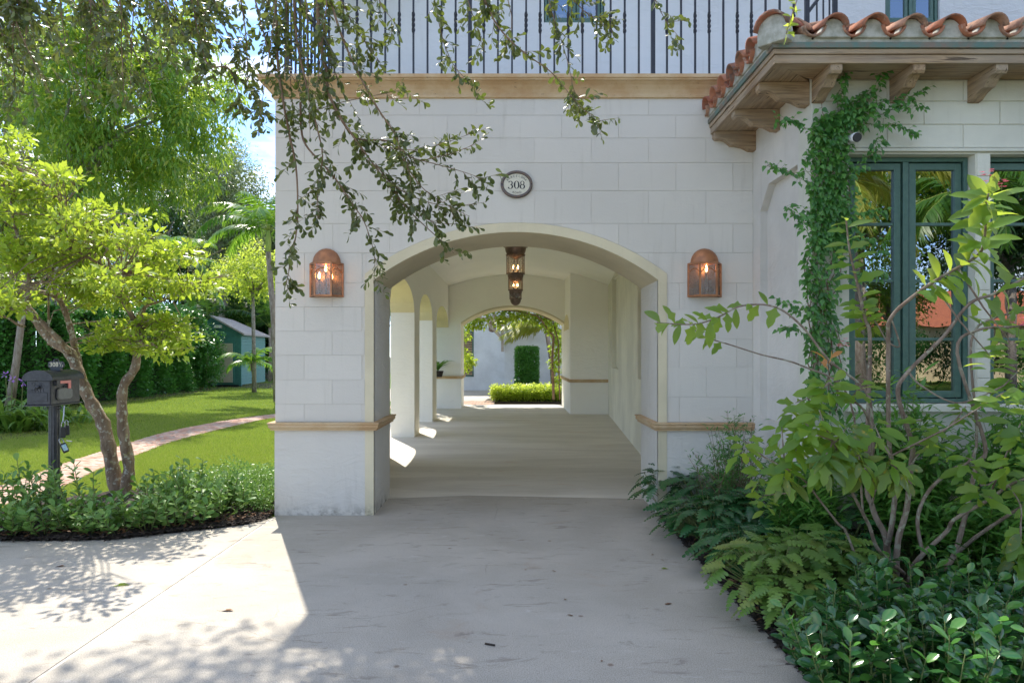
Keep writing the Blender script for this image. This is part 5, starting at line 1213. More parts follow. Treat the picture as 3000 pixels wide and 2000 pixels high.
for s in (-1, 1): mk('scroll_bracket', MB().tube([(pst.x+s*.045, pst.y-.03, ZB-.02)]+[(pst.x+s*(.07+.022*cos(t)), pst.y-.03, ZB-.045+.022*sin(t)) for t in [pi*k/5-1 for k in range(10)]], .005, 5), M['mail'], mbx)
# lockboxes
def lockbox(px, py, w, h, Y, rot, label, lab=False):
    c = P(px, py, Y); r = empty('key_lockbox', c, label, 'lockbox', 'key lockboxes hanging from the mailbox post'); R = Matrix.Translation(c) @ Matrix.Rotation(rot, 4, 'Y') @ Matrix.Rotation(.7, 4, 'Z')
    o = mk('case', MB().box(-w/2, w/2, -.022, .022, -h/2, h/2), M['rubber'], r, bevel=.009); o.matrix_basis = R
    o = mk('shackle', MB().tube([(-w*.28, 0, h/2), (-w*.28, 0, h/2+.035)]+[(w*.28*-cos(pi*k/6), 0, h/2+.035+.018*sin(pi*k/6)) for k in range(7)]+[(w*.28, 0, h/2)], .005, 6), M['steel'], r); o.matrix_basis = R
    if lab: o = mk('sticker', MB().box(-w*.35, w*.35, -.0235, -.0225, -h*.35, h*.30), M['sky_label'], r); o.matrix_basis = R
lockbox(184, 1266, .052, .11, 6.98, .05, 'black key lockbox hanging highest, against the mailbox post')
lockbox(196, 1260, .045, .10, 7.05, -.05, 'dark key lockbox behind the upper one at the mailbox post')
lockbox(189, 1311, .055, .10, 6.95, -.45, 'tilted black lockbox with a pale blue label, lowest at the post', True)
hg = empty('hanging_strap', P(186, 1190, 7.0), 'grey strap and keys hanging beneath the mailbox', 'strap')
mk('strap', MB().tube([P(188, 1188, 7.02), P(187, 1215, 7.0), P(184, 1238, 6.99)], [.008, .006, .006], 5), M['steel'], hg)
mk('key', MB().box(-.03, .03, -.002, .002, -.005, .005), M['steel'], hg).matrix_basis = Matrix.Translation(P(203, 1291, 6.98)) @ Matrix.Rotation(.15, 4, 'Y')
# ---------- left bed shrubs ----------
bedm = tmesh('leaf', T_OBOV, LM['bed']); k = 0
spots = [(20, 1545, .42, 'dense glossy shrub at the left picture edge'), (95, 1540, .50, 'tall glossy shrub before the brick path'), (165, 1545, .48, 'glossy shrub in front of the mailbox post'), (240, 1535, .46, 'glossy shrub right of the mailbox post'),
 (60, 1568, .30, 'low glossy shrub at the bed edge, far left'), (210, 1562, .30, 'low glossy shrub at the bed edge below the mailbox'), (315, 1548, .30, 'low shrub at the bed edge left of the tree foot'), (395, 1545, .26, 'small shrub at the bed edge below the twin trunks'),
 (465, 1532, .36, 'glossy shrub right of the twin trunks'), (530, 1520, .40, 'bushy shrub midway along the left bed'), (600, 1515, .40, 'bushy glossy shrub nearer the white pier'), (655, 1500, .34, 'last glossy shrub before the bare mulch by the pier'), (455, 1500, .34, 'glossy shrub behind the bed edge beside the trunk'), (130, 1500, .40, 'glossy shrub behind the row, by the mailbox post')]
spots += [(25, 1578, .24, 'lowest shrub at the driveway edge, far left'), (120, 1575, .26, 'low shrub spilling to the driveway edge below the mailbox'), (265, 1572, .24, 'low shrub spilling to the driveway edge left of the trunks'), (350, 1568, .24, 'low shrub at the driveway edge straight below the trunks'), (435, 1560, .26, 'low shrub at the driveway edge right of the trunks'), (505, 1550, .28, 'low shrub at the driveway edge mid-bed'), (575, 1540, .30, 'low shrub at the driveway edge towards the pier'), (640, 1528, .28, 'last low shrub at the driveway edge by the pier'), (700, 1500, .26, 'small shrub closest to the white pier'), (560, 1485, .40, 'taller shrub in front of the jasmine mound')]
for i, (px, py, h, lab) in enumerate(spots):
    c = G(px, py); shrub('bed_shrub', lab, 'glossy shrubs in the left bed', (c.x, c.y, 0), 7, h*1.12, .26, bedm, 13, .085, BK_['green'], lean=(random.uniform(-.2, .2), -.1), seed=i, t0=.2, upk=.5)
jm = empty('jasmine_mound', G(700, 1480), 'low trailing jasmine mound with tiny bright leaves by the left pier', 'shrub')
cs = np.concatenate([blob((-2.95, 7.55, .16), (.55, .55, .17), 70, .2), blob((-3.6, 7.65, .12), (.5, .45, .14), 50, .2), blob((-2.62, 7.25, .15), (.22, .5, .2), 26, .2), blob((-3.2, 8.3, .14), (.6, .5, .18), 50, .2)])
p_, d_, u_, s_ = clump_leaves(cs, .13, 90, .032, -.3, .8); p_[:, 2] = np.abs(p_[:, 2])
ok = p_[:, 0] < -2.42
stuffpart('foliage', leaf_mesh('foliage', t_mid(.27, .05, -.08), p_[ok], d_[ok], u_[ok], s_[ok], LM['bed']), jm)
# ---------- right border ----------
xm, xl_ = tmesh('leaf', T_XAN, LM['xan']), tmesh('leaf', T_XAN, LM['xan_lime'])
def xanadu(c, n, h, rad, me, label, size, seed):
    rd = random.Random(seed); r = empty('philodendron', c, label, 'plant', 'cut-leaf philodendrons along the right bed edge'); st = MB()
    for k in range(n):
        a = 2.4*k+rd.random()*.5; q = (k+.5)/n; rr = rad*sqrt(q)*(.8+.3*rd.random()); hh = h*(1-.55*q*q)*(.85+.3*rd.random())
        e = Vector((c.x+cos(a)*rr, c.y+sin(a)*rr, hh)); b0 = Vector((c.x+cos(a)*.04, c.y+sin(a)*.04, .0)); st.tube([b0, b0.lerp(e, .5)+Vector((0, 0, hh*.22)), e], [.004, .0035, .003], 4, False)
        dr = Vector((cos(a), sin(a), .25-.75*q+rd.gauss(0, .15))); link('leaf', me, r, fmat(e-dr*.02, dr, Vector((rd.gauss(0, .25), rd.gauss(0, .25), 1)), size*(.75+.5*rd.random()), 1.0))
    stuffpart('petioles', st.mesh('petioles', BK_['green']), r)
xs = [((1955, 1500), 40, .42, .34, 0, 'dark philodendron touching the foot of the right pier', .17), ((2060, 1530), 44, .42, .38, 0, 'dark philodendron second from the pier', .18), ((2100, 1610), 46, .40, .38, 0, 'dark philodendron in the middle of the driveway edge', .18), ((2215, 1610), 46, .42, .40, 0, 'dark philodendron behind the edge row, nearer the wing', .19),
      ((2330, 1560), 40, .46, .40, 0, 'dark philodendron deep in the bed by the wing wall', .18), ((2470, 1680), 40, .38, .36, 0, 'dark philodendron left of the pink-flowered shrub stems', .18), ((2260, 1790), 52, .40, .40, 1, 'yellow-green philodendron at the driveway edge', .165), ((2370, 1760), 46, .42, .40, 1, 'yellow-green philodendron behind its twin', .165), ((2700, 1640), 40, .42, .38, 0, 'dark philodendron behind the shrub stems', .19), ((2860, 1680), 40, .42, .38, 0, 'dark philodendron at the right behind the shrub stems', .19)]
xs += [((2010, 1575), 34, .30, .30, 0, 'low dark philodendron leaning over the driveway edge near the pier', .16), ((2170, 1690), 40, .32, .32, 0, 'dark philodendron between the dark and yellow-green clumps', .17), ((2330, 1850), 36, .30, .30, 1, 'nearest yellow-green philodendron, low over the mulch', .15), ((2450, 1770), 36, .36, .34, 1, 'yellow-green philodendron farthest from the driveway', .16)]
for i, (pp_, n_, h_, r_, l_, lab, s_) in enumerate(xs): xanadu(G(*pp_), int(n_*1.6), h_, r_, xl_ if l_ else xm, lab, s_*.9, i)
fm_ = tmesh('leaf', t_leaf([.012, .15, .25, .26, .16, .01], [0, .22, .45, .68, .90, 1], .25, .12), LM['ficus']); 
fs = [(2420, 1960), (2530, 1940), (2640, 1960), (2760, 1950), (2880, 1960), (3000, 1950), (2470, 1880), (2590, 1860), (2710, 1880), (2830, 1860), (2950, 1870), (2560, 1800), (2790, 1800), (2900, 1790), (3020, 1800), (2480, 2040), (2620, 2050), (2760, 2050), (2900, 2050), (3020, 2040)]
flab = ['nearest the driveway', 'second from the driveway', 'third from the driveway', 'in the middle', 'towards the right', 'at the right edge']
for i, (px, py) in enumerate(fs):
    c = G(px, py+40); row = 'front' if py > 2000 else 'lower' if py > 1920 else 'middle' if py > 1830 else 'back'
    inrow = [q for q in fs if (q[1] > 2000) == (py > 2000) and (q[1] > 1920) == (py > 1920) and (q[1] > 1830) == (py > 1830)]; inrow.sort(); o_ = inrow.index((px, py))
    shrub('ficus_shrub', f'dark glossy round-leaved shrub, {row} row of the right bed, {flab[o_]}', 'glossy round-leaved shrubs in the right bed', (c.x, c.y, 0), 11, .38, .25, fm_, 17, .078, BK_['green'], seed=100+i, t0=.1, upk=.3, srad=.005)
# fine-leaved bush by the pier and understory beneath the windows
def airy(name, label, cs_, base, m, tm, size, per, cr_, nst, smat=BK_['twig'], group=None):
    r = empty(name, base, label, 'shrub', group); st = MB(); base = Vector(base)
    for c in cs_:
        e = Vector(c); b0 = base+Vector((random.gauss(0, .10), random.gauss(0, .08), 0)); st.tube([b0, b0.lerp(e, .55)+Vector((0, 0, .05)), e], [.004, .003, .0015], 4, False)
    stuffpart('stems', st.mesh('stems', smat), r)
    P_, D_, U_, S_ = [], [], [], []
    for c in cs_:
        e = Vector(c); tg = (e-base).normalized()
        for j in range(per):
            t = random.random()**.7; p = base.lerp(e, .35+.65*t)+Vector((random.gauss(0, cr_), random.gauss(0, cr_), random.gauss(0, cr_*.6))); a = 2.4*j
            P_.append(tuple(p)); D_.append(tuple(Vector((cos(a), sin(a), 0))*.8+tg*.6+Vector((0, 0, random.gauss(0, .3))))); U_.append((random.gauss(0, .3), -.3, 1)); S_.append(size*random.uniform(.6, 1.3))
    P_ = np.array(P_); P_[:, 2] = np.maximum(P_[:, 2], .03)
    stuffpart('foliage', leaf_mesh('foliage', tm, P_, np.array(D_), np.array(U_), np.array(S_), m), r); return r
airy('firebush', 'fine-leaved upright bush between the right pier and the wing', blob((2.02, 6.25, .74), (.42, .42, .38), 70, .1), (2.05, 6.25, 0), LM['vine'], T_LANCE, .065, 26, .035, 0)
for i, (c, rad_, lab, n_) in enumerate([((2.95, 5.15, .85), (.5, .28, .62), 'dense leafy bush beneath the left window', 110), ((3.75, 5.1, .8), (.5, .3, .62), 'dense leafy bush beneath the pillar between the windows', 110), ((4.5, 5.0, .75), (.55, .35, .6), 'dense leafy bush beneath the right window', 110), ((2.25, 5.3, .55), (.3, .25, .32), 'narrow-leaved bush at the wing corner', 60), ((3.4, 4.75, .5), (.6, .25, .35), 'low narrow-leaved bush behind the pink-flowered shrub', 90)]):
    airy('understory_bush', lab, blob(c, rad_, n_, .2), (c[0], c[1], 0), LM['under'], T_LANCE, .12, 36, .07, 0, BK_['green'], 'bushes under the wing windows')
# pink-flowered shrub
jt = empty('jatropha_shrub', G(2640, 1740), 'many-stemmed shrub with long green leaves and small pink flowers in front of the window', 'shrub')
def Z(x, y): return (2350+x/3.135, 1300+y/3.135)
def W8(x, y): return (2100+x/1.96, 400+y/1.96)
JY = 4.45; tips = []
def jstem(pts, r0, r1, dys):
    q = cr3([P(a, c, JY+np.interp(i/(len(pts)-1), [0, 1], dys)) for i, (a, c) in enumerate(pts)], 5*(len(pts)-1)); m = len(q); r0 *= .7
    mk('stem', MB().tube(q, [(r0+(r1-r0)*i/(m-1))*(1+.08*(i % 2)) for i in range(m)], 7), BK_['jat'], jt, smooth=True); return q
stems = [([Z(770, 1520), Z(772, 1320), Z(775, 900), Z(680, 680), Z(640, 560), Z(590, 300), W8(880, 1200), W8(850, 1040), W8(800, 820), W8(760, 640), W8(742, 470)], .034, .005, (.15, .1)),
 ([Z(780, 950), Z(830, 700), Z(860, 300), Z(800, 0), W8(985, 1200), W8(1000, 1040), W8(1150, 900), W8(1300, 800), W8(1500, 680), W8(1540, 560), W8(1545, 400), W8(1560, 330)], .024, .004, (.15, -1.05)),
 ([Z(860, 1530), Z(862, 1350), Z(880, 900), Z(960, 600), Z(1000, 200), Z(1010, 0), W8(1040, 1480), W8(1100, 1350), W8(1300, 1150), W8(1450, 960), W8(1600, 900), W8(1780, 800), (3080, 740)], .030, .006, (.05, -.2)),
 ([Z(960, 1500), Z(1000, 1170), Z(1110, 1010), Z(1330, 800), Z(1400, 690), Z(1700, 520), Z(1900, 380), Z(2100, 300)], .022, .008, (0, -.3)),
 ([Z(1110, 1010), Z(1060, 700), Z(1150, 450), Z(1350, 250), Z(1600, 30), W8(1460, 1180), W8(1600, 1040), W8(1764, 1010)], .018, .006, (0, .3)),
 ([Z(1150, 1450), Z(1250, 1200), Z(1390, 1030), Z(1500, 650), Z(1600, 200), Z(1680, 0), W8(1380, 1240), W8(1500, 1110), W8(1720, 1090), (3050, 940)], .028, .006, (.1, .1)),
 ([Z(1390, 1030), Z(1600, 850), Z(1900, 650), Z(2100, 520), (3060, 1430)], .018, .007, (.1, -.4)),
 ([Z(940, 1190), Z(700, 970), Z(620, 760), Z(560, 640), Z(450, 420), (2460, 1340), (2440, 1290)], .018, .006, (-.05, -.5)),
 ([Z(630, 1300), Z(500, 1050), Z(400, 800), Z(330, 730), Z(150, 500), (2360, 1410), (2300, 1370)], .012, .005, (-.1, -.4)),
 ([Z(600, 300), W8(880, 1510), W8(640, 1280), W8(500, 1100), W8(340, 980), W8(150, 970), W8(0, 1040), (2030, 950), (1925, 945)], .013, .0035, (0, -.1)),
 ([Z(560, 640), W8(760, 1500), W8(500, 1320), W8(250, 1250), (2140, 1010), (2060, 985), (2030, 960)], .010, .003, (0, .1)),
 ([Z(600, 300), (2560, 1300), (2530, 1200), (2470, 1160), (2430, 1120)], .012, .005, (0, -.35)),
 ([W8(1000, 1040), W8(1050, 1200), (2600, 1000), (2570, 950), (2530, 900)], .008, .004, (.1, .1)),
 ([W8(1100, 1350), (2700, 1130), (2800, 1180), (2900, 1150)], .009, .004, (0, -.3)), ([Z(1700, 520), (2920, 1400), (2960, 1300), (2990, 1240)], .009, .004, (-.2, -.4)), ([Z(1900, 380), (2990, 1480), (2990, 1540)], .007, .004, (-.3, -.5)),
 ([Z(640, 560), (2570, 1420), (2600, 1370), (2610, 1335)], .009, .005, (0, -.5)), ([Z(1000, 200), (2700, 1320), (2790, 1240), (2830, 1190)], .009, .004, (-.1, .1))]
Q = [jstem(*s) for s in stems]
jl = [tmesh('leaf', T_JAT, LM['jat']), tmesh('leaf', T_LONG, LM['jat'])]; jo = tmesh('leaf', T_LONG, LM['jat_old']); jor = tmesh('leaf', T_LONG, LM['orange']); nleaf = 0; ext = []
rd = random.Random(5)
def cluster(p, n, size, droop, spreadz=.10, upv=(0, 0, 1), kind=None, axis=Vector((0, 0, 1))):
    global nleaf
    n = int(n*1.25); size = size*.80
    for k in range(n):
        a = 2.4*k+rd.random(); t = k/n; q = Vector(p)-axis*spreadz*t+Vector((rd.gauss(0, .01), rd.gauss(0, .01), 0))
        dr = Vector((cos(a), sin(a)*.8-.15, .55-droop*(.5+t)+rd.gauss(0, .12))); me = kind or (jl[0] if rd.random() < .55 else jl[1])
        if kind is None and droop > 1 and rd.random() < .4: me = jo
        o_ = link('leaf', me, jt, fmat(q+dr.normalized()*.02, dr, Vector((rd.gauss(0, .3), rd.gauss(-.7, .3), .8)), size*(.7+.5*rd.random()), .95+.2*rd.random())); nleaf += 1
def along(q, f0, f1, n, size, droop):
    m = len(q)-1
    for k in range(n):
        t = (f0+(f1-f0)*k/n)*m; i = min(int(t), m-1); p = q[i].lerp(q[i+1], t-i); tg = (q[i+1]-q[i]).normalized(); a = 2.4*k
        ax = tg.orthogonal().normalized(); dr = Matrix.Rotation(a, 3, tg) @ ax+tg*.5+Vector((0, 0, .05-droop)); link('leaf', jl[k % 2], jt, fmat(p, dr, Vector((rd.gauss(0, .25), -.75, .75)), size*(.75+.45*rd.random()), 1))
along(Q[1], .56, .99, 50, .165, .1); cluster(Q[1][-1], 5, .12, .2)
along(Q[0], .66, 1, 26, .15, .2); along(Q[9], .70, 1, 18, .15, .1); along(Q[9], .50, .72, 7, .14, .3); along(Q[10], .72, 1, 9, .12, .2)
along(Q[2], .72, .98, 14, .16, .2); along(Q[4], .78, 1, 10, .15, .2); along(Q[5], .80, 1, 10, .15, .2)
for q, n_, s, dr in [(Q[7], 15, .19, 1.5), (Q[8], 12, .17, 1.1), (Q[11], 17, .185, .5), (Q[12], 9, .13, .3), (Q[13], 9, .14, .4), (Q[14], 12, .18, .7), (Q[15], 12, .19, 1.4), (Q[16], 14, .19, 1.4), (Q[17], 8, .14, .4), (Q[6], 10, .18, .8), (Q[3], 9, .18, .6)]: cluster(q[-1], n_, s, dr)
for (px, py, dy, n_, s, dr) in [(2330, 1180, -.3, 12, .17, .7), (2230, 1370, -.25, 10, .15, .6), (2960, 1000, -.7, 9, .14, .3), (2940, 1150, -.9, 9, .14, .4), (2750, 1290, -.2, 8, .15, .6), (2480, 1250, -.45, 12, .18, 1.3), (2340, 1300, -.4, 10, .17, 1.0), (2650, 1370, -.3, 8, .16, 1.2), (2960, 1330, -.5, 10, .18, .7)]:
    p = P(px, py, JY+dy); near = min((v for q in Q for v in q), key=lambda v: (v-p).length); mk('stem', MB().tube([near, near.lerp(p, .5)+Vector((0, 0, -.02)), p], [.007, .005, .003], 5), BK_['jat'], jt, smooth=True); cluster(p, n_, s, dr)
for (px, py, dy, n_, s, dr) in [(2180, 1290, -.2, 9, .15, .8), (2290, 1250, -.35, 10, .16, .8), (2400, 1200, -.5, 11, .18, .9), (2520, 1130, -.3, 8, .15, .5), (2560, 1240, -.4, 9, .17, 1.0), (2420, 1330, -.55, 12, .19, 1.3), (2520, 1330, -.5, 10, .18, 1.3), (2360, 1240, -.5, 9, .17, .7), (2700, 1230, -.2, 8, .15, .6), (2870, 1420, -.4, 8, .17, .8), (2900, 1040, -.7, 9, .14, .3), (2980, 1090, -.2, 9, .17, .4), (2830, 1340, -.3, 8, .16, .8), (2990, 1600, -.5, 9, .18, 1.2), (2240, 1450, -.15, 8, .13, .5)]:
    p = P(px, py, JY+dy); near = min((v for q in Q for v in q), key=lambda v: (v-p).length); mk('stem', MB().tube([near, near.lerp(p, .5)+Vector((0, 0, -.02)), p], [.006, .005, .003], 5), BK_['jat'], jt, smooth=True); cluster(p, n_, s, dr)
cluster(P(2420, 1055, JY-.32), 4, .12, -.6, kind=jor)
pm_ = t_mid(.35, .05, -.1); 
for (px, py) in ((2900, 510), (2935, 535), (2470, 1008), (2985, 945)):
    c = P(px, py, JY-1.0 if px > 2600 else JY-.35); fl_ = mk('flower_stalk', MB().tube([c+Vector((0, 0, -.09)), c], .002, 4), BK_['green'], jt)
    for k in range(9):
        cc = c+Vector((rd.gauss(0, .022), rd.gauss(0, .02), rd.gauss(.0, .014))); pos = np.repeat(np.array([tuple(cc)]), 5, 0); an = np.arange(5)*2*pi/5
        link('flower', leaf_mesh('flower', pm_, pos, np.stack([np.cos(an), np.sin(an)-.3, np.full(5, .2)], 1), np.tile([0, -.5, 1.], (5, 1)), np.full(5, .014), LM['petal']), fl_)
print('jat', nleaf)
# ---------- climbing vine at the wing corner ----------
vn = empty('climbing_vine', (2.62, 5.5, 0), 'leafy climbing vine covering the corner of the wing up to the eave', 'vine')
VY = 5.50; vp, vd, vu, vs = [], [], [], []; vs_ = MB()
def vstem(pts, r, dens, size, wob=.015, Y=VY, part=True):
    q = cr3([P(a, c, Y+(d[0] if d else 0)) for a, c, *d in pts], 7*(len(pts)-1)); q = [v+Vector((rd.gauss(0, wob), rd.gauss(0, .01), 0)) for v in q]
    mk('stem', MB().tube(q, [r*(1-.6*i/len(q)) for i in range(len(q))], 5), BK_['twig'] if r > .003 else BK_['green'], vn, smooth=True)
    for i in range(len(q)-1):
        for j in range(dens if dens >= 1 else (1 if rd.random() < dens else 0)):
            p = q[i].lerp(q[i+1], rd.random()); a = rd.uniform(0, 2*pi); off = Vector((cos(a), -abs(sin(a))*.7, rd.gauss(-.1, .5)))*size*rd.uniform(.3, 1.1)
            vs_.tube([p, p+off], .0012, 3, False); vp.append(tuple(p+off)); vd.append((off.x+rd.gauss(0, .02), off.y-.02, off.z-size*.7)); vu.append((rd.gauss(0, .4), -1, .5+rd.gauss(0, .3))); vs.append(size*rd.uniform(.55, 1.15))
rd = random.Random(21)
for k in range(12):
    x0 = 2390+rd.uniform(0, 100); xt = 2385+rd.uniform(0, 95); ty = rd.uniform(330, 620) if k > 2 else 300
    xm_ = 2440+rd.uniform(-50, 50)
    vstem([(x0-20, 1210), (x0-rd.uniform(0, 30), 1000), (xm_-30, 820), (xm_, 640), (xt, ty)], .006 if k < 6 else .004, 3, .056)
for k in range(14): x = rd.uniform(2385, 2490); vstem([(x, 720), (x+rd.uniform(-25, 25), 600), (x+rd.uniform(-35, 30), 430+rd.uniform(-60, 40))], .003, 6, .052, .04)
for k in range(9): vstem([(2400+rd.uniform(0, 70), 430), (2450+rd.uniform(-30, 40), 350), (2520+rd.uniform(-90, 60), 300+rd.uniform(-40, 60))], .003, 7, .052, .035)
for pts in [[(2440, 420), (2360, 375), (2310, 350), (2272, 362)], [(2480, 330), (2580, 300), (2660, 290), (2712, 260)], [(2490, 350), (2570, 340), (2640, 310), (2705, 320)], [(2480, 365), (2570, 365), (2640, 372), (2680, 400)], [(2560, 340), (2570, 260), (2578, 210)], [(2460, 300), (2465, 250), (2475, 215)], [(2400, 560), (2340, 520), (2290, 495), (2245, 485)], [(2400, 720), (2350, 660), (2330, 630), (2300, 605)], [(2420, 860), (2385, 820), (2380, 760), (2400, 700)], [(2480, 520), (2530, 470), (2560, 440), (2570, 400)], [(2480, 640), (2540, 620), (2590, 620)], [(2400, 930), (2330, 900), (2280, 880)], [(2400, 1010), (2330, 960), (2290, 960)], [(2500, 720), (2550, 700), (2580, 740)], [(2480, 820), (2540, 800), (2580, 800)]]:
    vstem([(a, c, -.06) for a, c in pts], .0025, 3, .052, .006)
vm = tmesh('leaf', T_HEART, LM['vine']); idx = list(range(len(vp))); rd.shuffle(idx); pk = idx[:300]; rest_ = idx[300:]
for i in pk: link('leaf', vm, vn, fmat(vp[i], vd[i], vu[i], vs[i]))
stuffpart('foliage', leaf_mesh('foliage', T_HEART, np.array([vp[i] for i in rest_]), np.array([vd[i] for i in rest_]), np.array([vu[i] for i in rest_]), np.array([vs[i] for i in rest_]), LM['vine']), vn); stuffpart('leaf_stalks', vs_.mesh('leaf_stalks', BK_['green']), vn)
print('vine leaves', len(vp))
# ---------- fallen leaves on the drive ----------
lf = {'g': tmesh('leaf', T_LONG, LM['jat']), 'b': tmesh('leaf', T_LONG, LM['brown']), 'y': tmesh('leaf', T_OBOV, LM['lime'])}
for px, py, k, s, a, lab in [(378, 1711, 'g', .16, -1.5, 'long green leaf lying on the sunlit left slab'), (684, 1787, 'b', .11, -1.3, 'brown curled leaf lying on the sunlit concrete'), (1938, 1665, 'g', .085, 1.0, 'small green curled leaf on the shaded drive'), (1970, 1766, 'b', .07, -1.7, 'brown leaf on the shaded drive near the bed edge'), (1538, 1669, 'b', .04, .4, 'small brown leaf in the middle of the shaded drive'), (1615, 1670, 'b', .04, 1.9, 'tiny rusty leaf right of the middle of the drive'), (1655, 1756, 'b', .045, .2, 'small dry leaf below the middle of the drive'), (1660, 1800, 'b', .05, 1.6, 'narrow reddish leaf on the shaded drive'), (1762, 1937, 'b', .035, .3, 'small dark leaf near the bottom of the drive'), (1910, 1624, 'b', .045, .5, 'brown scrap beside the philodendrons'), (2155, 1815, 'b', .05, 1.0, 'dry leaf by the yellow-green philodendron'), (1935, 1638, 'b', .03, 2.0, 'tiny brown leaf above the green curled one'), (190, 1657, 'b', .10, -1.4, 'thin brown leaf in the dappled shade at the left'), (340, 1570, 'b', .09, .8, 'fallen orange-brown leaf at the bed edge')]:
    c = G(px, py, .006); o = link('fallen_leaf', lf[k], None, fmat(c, (sin(a), cos(a), .05), (.1, .05, 1), s)); tag(o, lab, 'leaf', 'fallen leaves on the driveway')
stk = empty('twig_bit', G(1435, 1886), 'short black stick lying on the lower drive', 'stick'); mk('stick', MB().tube([G(1421, 1884, .006), G(1450, 1889, .006)], .006, 5), M['mulch'], stk)
# mulch chips around bed edges
cn = 9000; cx_ = np.concatenate([1.40+np.abs(rng.normal(0.15, .16, cn)), rng.random(cn)*4.4-6.8]); cy_ = np.concatenate([2.6+rng.random(cn)*4.2, np.zeros(cn)])
fe = np.array([fr_y(x) for x in cx_[cn:]]); cy_[cn:] = fe-.03+np.abs(rng.normal(.0, .35, cn)); okc = (cx_ > 1.475) | (cx_ < -2.43); 
chips = (np.array([(-.18, 0, 0), (.18, 0, 0), (.15, 1, 0), (-.15, 1, 0), (0, .5, .12)], float), [(0, 1, 4), (1, 2, 4), (2, 3, 4), (3, 0, 4)])
cx_, cy_ = cx_[okc], cy_[okc]; n = len(cx_)
okk = ~((cx_ > 2.3) & (cy_ > 5.55)); cx_, cy_ = cx_[okk], cy_[okk]; n = len(cx_); dd = rv(n); dd[:, 2] *= .25
o = link('mulch_chips', leaf_mesh('mulch_chips', chips, np.stack([cx_, cy_, .012+.02*rng.random(n)], 1), dd, np.tile([0, 0, 1.], (n, 1))+rv(n, .3), .025+.03*rng.random(n), M['mulch'])); tag(o, 'dark bark mulch chips in the planting beds', 'mulch', kind='stuff')
dl = 260; dx = np.concatenate([1.50+np.abs(rng.normal(.12, .15, dl)), rng.random(dl)*2.2-4.6]); dy_ = np.concatenate([3+rng.random(dl)*3.4, np.array([fr_y(x) for x in (rng.random(dl)*0+dx[dl:])])+.04+np.abs(rng.normal(0, .2, dl))])
o = link('leaf_litter', leaf_mesh('leaf_litter', T_ELL, np.stack([dx, dy_, np.full(2*dl, .045)], 1), rv(2*dl)*np.array([1, 1, .25]), np.tile([0, 0, 1.], (2*dl, 1))+rv(2*dl, .3), .04+.03*rng.random(2*dl), LM['brown'])); tag(o, 'dry brown leaf litter on the mulch', 'leaf litter', kind='stuff')
# ---------- courtyard behind the passage ----------
ch = empty('courtyard_house', (0, 31.5, 0), 'white stucco courtyard house with a green shuttered window seen through the passage', 'house')
CY = 31.5
def cx2(px, Y=CY): return (px-1500)/2000*Y
cw_ = [(cx2(1335), cx2(1388), CZ+(1040-1103)/2000*CY, CZ+(1040-969)/2000*CY)]
mk('wall', wall_with_windows(MB(), -4.5, 4, -.05, 6.5, CY, CY+.3, cw_), M['court'], ch)
mk('projecting_wall', MB().box(cx2(1478, 29.5), 9, 29.5, CY, -.05, 6.5), M['court'], ch)
a, c, p_, q_ = cw_[0]
w = mk('window', MB().box(a, a+.07, CY-.02, CY+.08, p_, q_).box(c-.07, c, CY-.02, CY+.08, p_, q_).box(a, c, CY-.02, CY+.08, q_-.07, q_).box(a, c, CY-.02, CY+.08, p_, p_+.07), M['green'], ch)
for k in range(24): z = p_+.09+k*(q_-p_-.16)/24; mk('slat', MB().box(a+.075, c-.075, CY+.02, CY+.05, z, z+.045), M['wood_pale'], w)
mk('pane', MB().box(a+.07, c-.07, CY+.09, CY+.1, p_+.07, q_-.07), M['dark'], w)
pg = empty('pergola', (-1.0, 28.6, 2.9), 'weathered wooden pergola beam and braces above the courtyard door', 'pergola')
pw = simple("silvery_timber", (.34, .29, .24), (.48, .42, .35), 8, .8)
mk('beam', MB().box(cx2(1385, 29), cx2(1475, 29)+.1, 28.9, 29.1, CZ+(1040-942)/2000*29, CZ+(1040-931)/2000*29+.02), pw, pg)
mk('post', MB().box(cx2(1468, 29.3), cx2(1476, 29.3), 29.3, 29.42, CZ+(1040-1030)/2000*29.3, CZ+(1040-928)/2000*29.3), pw, pg)
mk('brace', MB().tube([P(1428, 945, 29.1), P(1470, 990, 29.1)], .07, 4), pw, pg)
for k in range(6): mk('rafter', MB().box(cx2(1380, 29)+.32*k, cx2(1380, 29)+.32*k+.09, 27.6, 30, CZ+(1040-929)/2000*29+.03, CZ+(1040-929)/2000*29+.14), pw, pg)
cl = empty('courtyard_lantern', P(1442, 960, 29.8), 'small dark hanging lantern by the far courtyard wall', 'lantern'); c = P(1442, 972, 29.8)
mk('cage', MB().lathe([(.16, c.z+.08), (.16, c.z+.38), (.02, c.z+.5)], c.x, c.y, 8), M['bronze'], cl); mk('bowl', MB().lathe([(.01, c.z-.02), (.12, c.z+.02), (.16, c.z+.08)], c.x, c.y, 12), M['bronze'], cl); mk('stem', MB().tube([(c.x, c.y, c.z+.5), (c.x, c.y, c.z+1.2)], .012, 5), M['bronze'], cl)
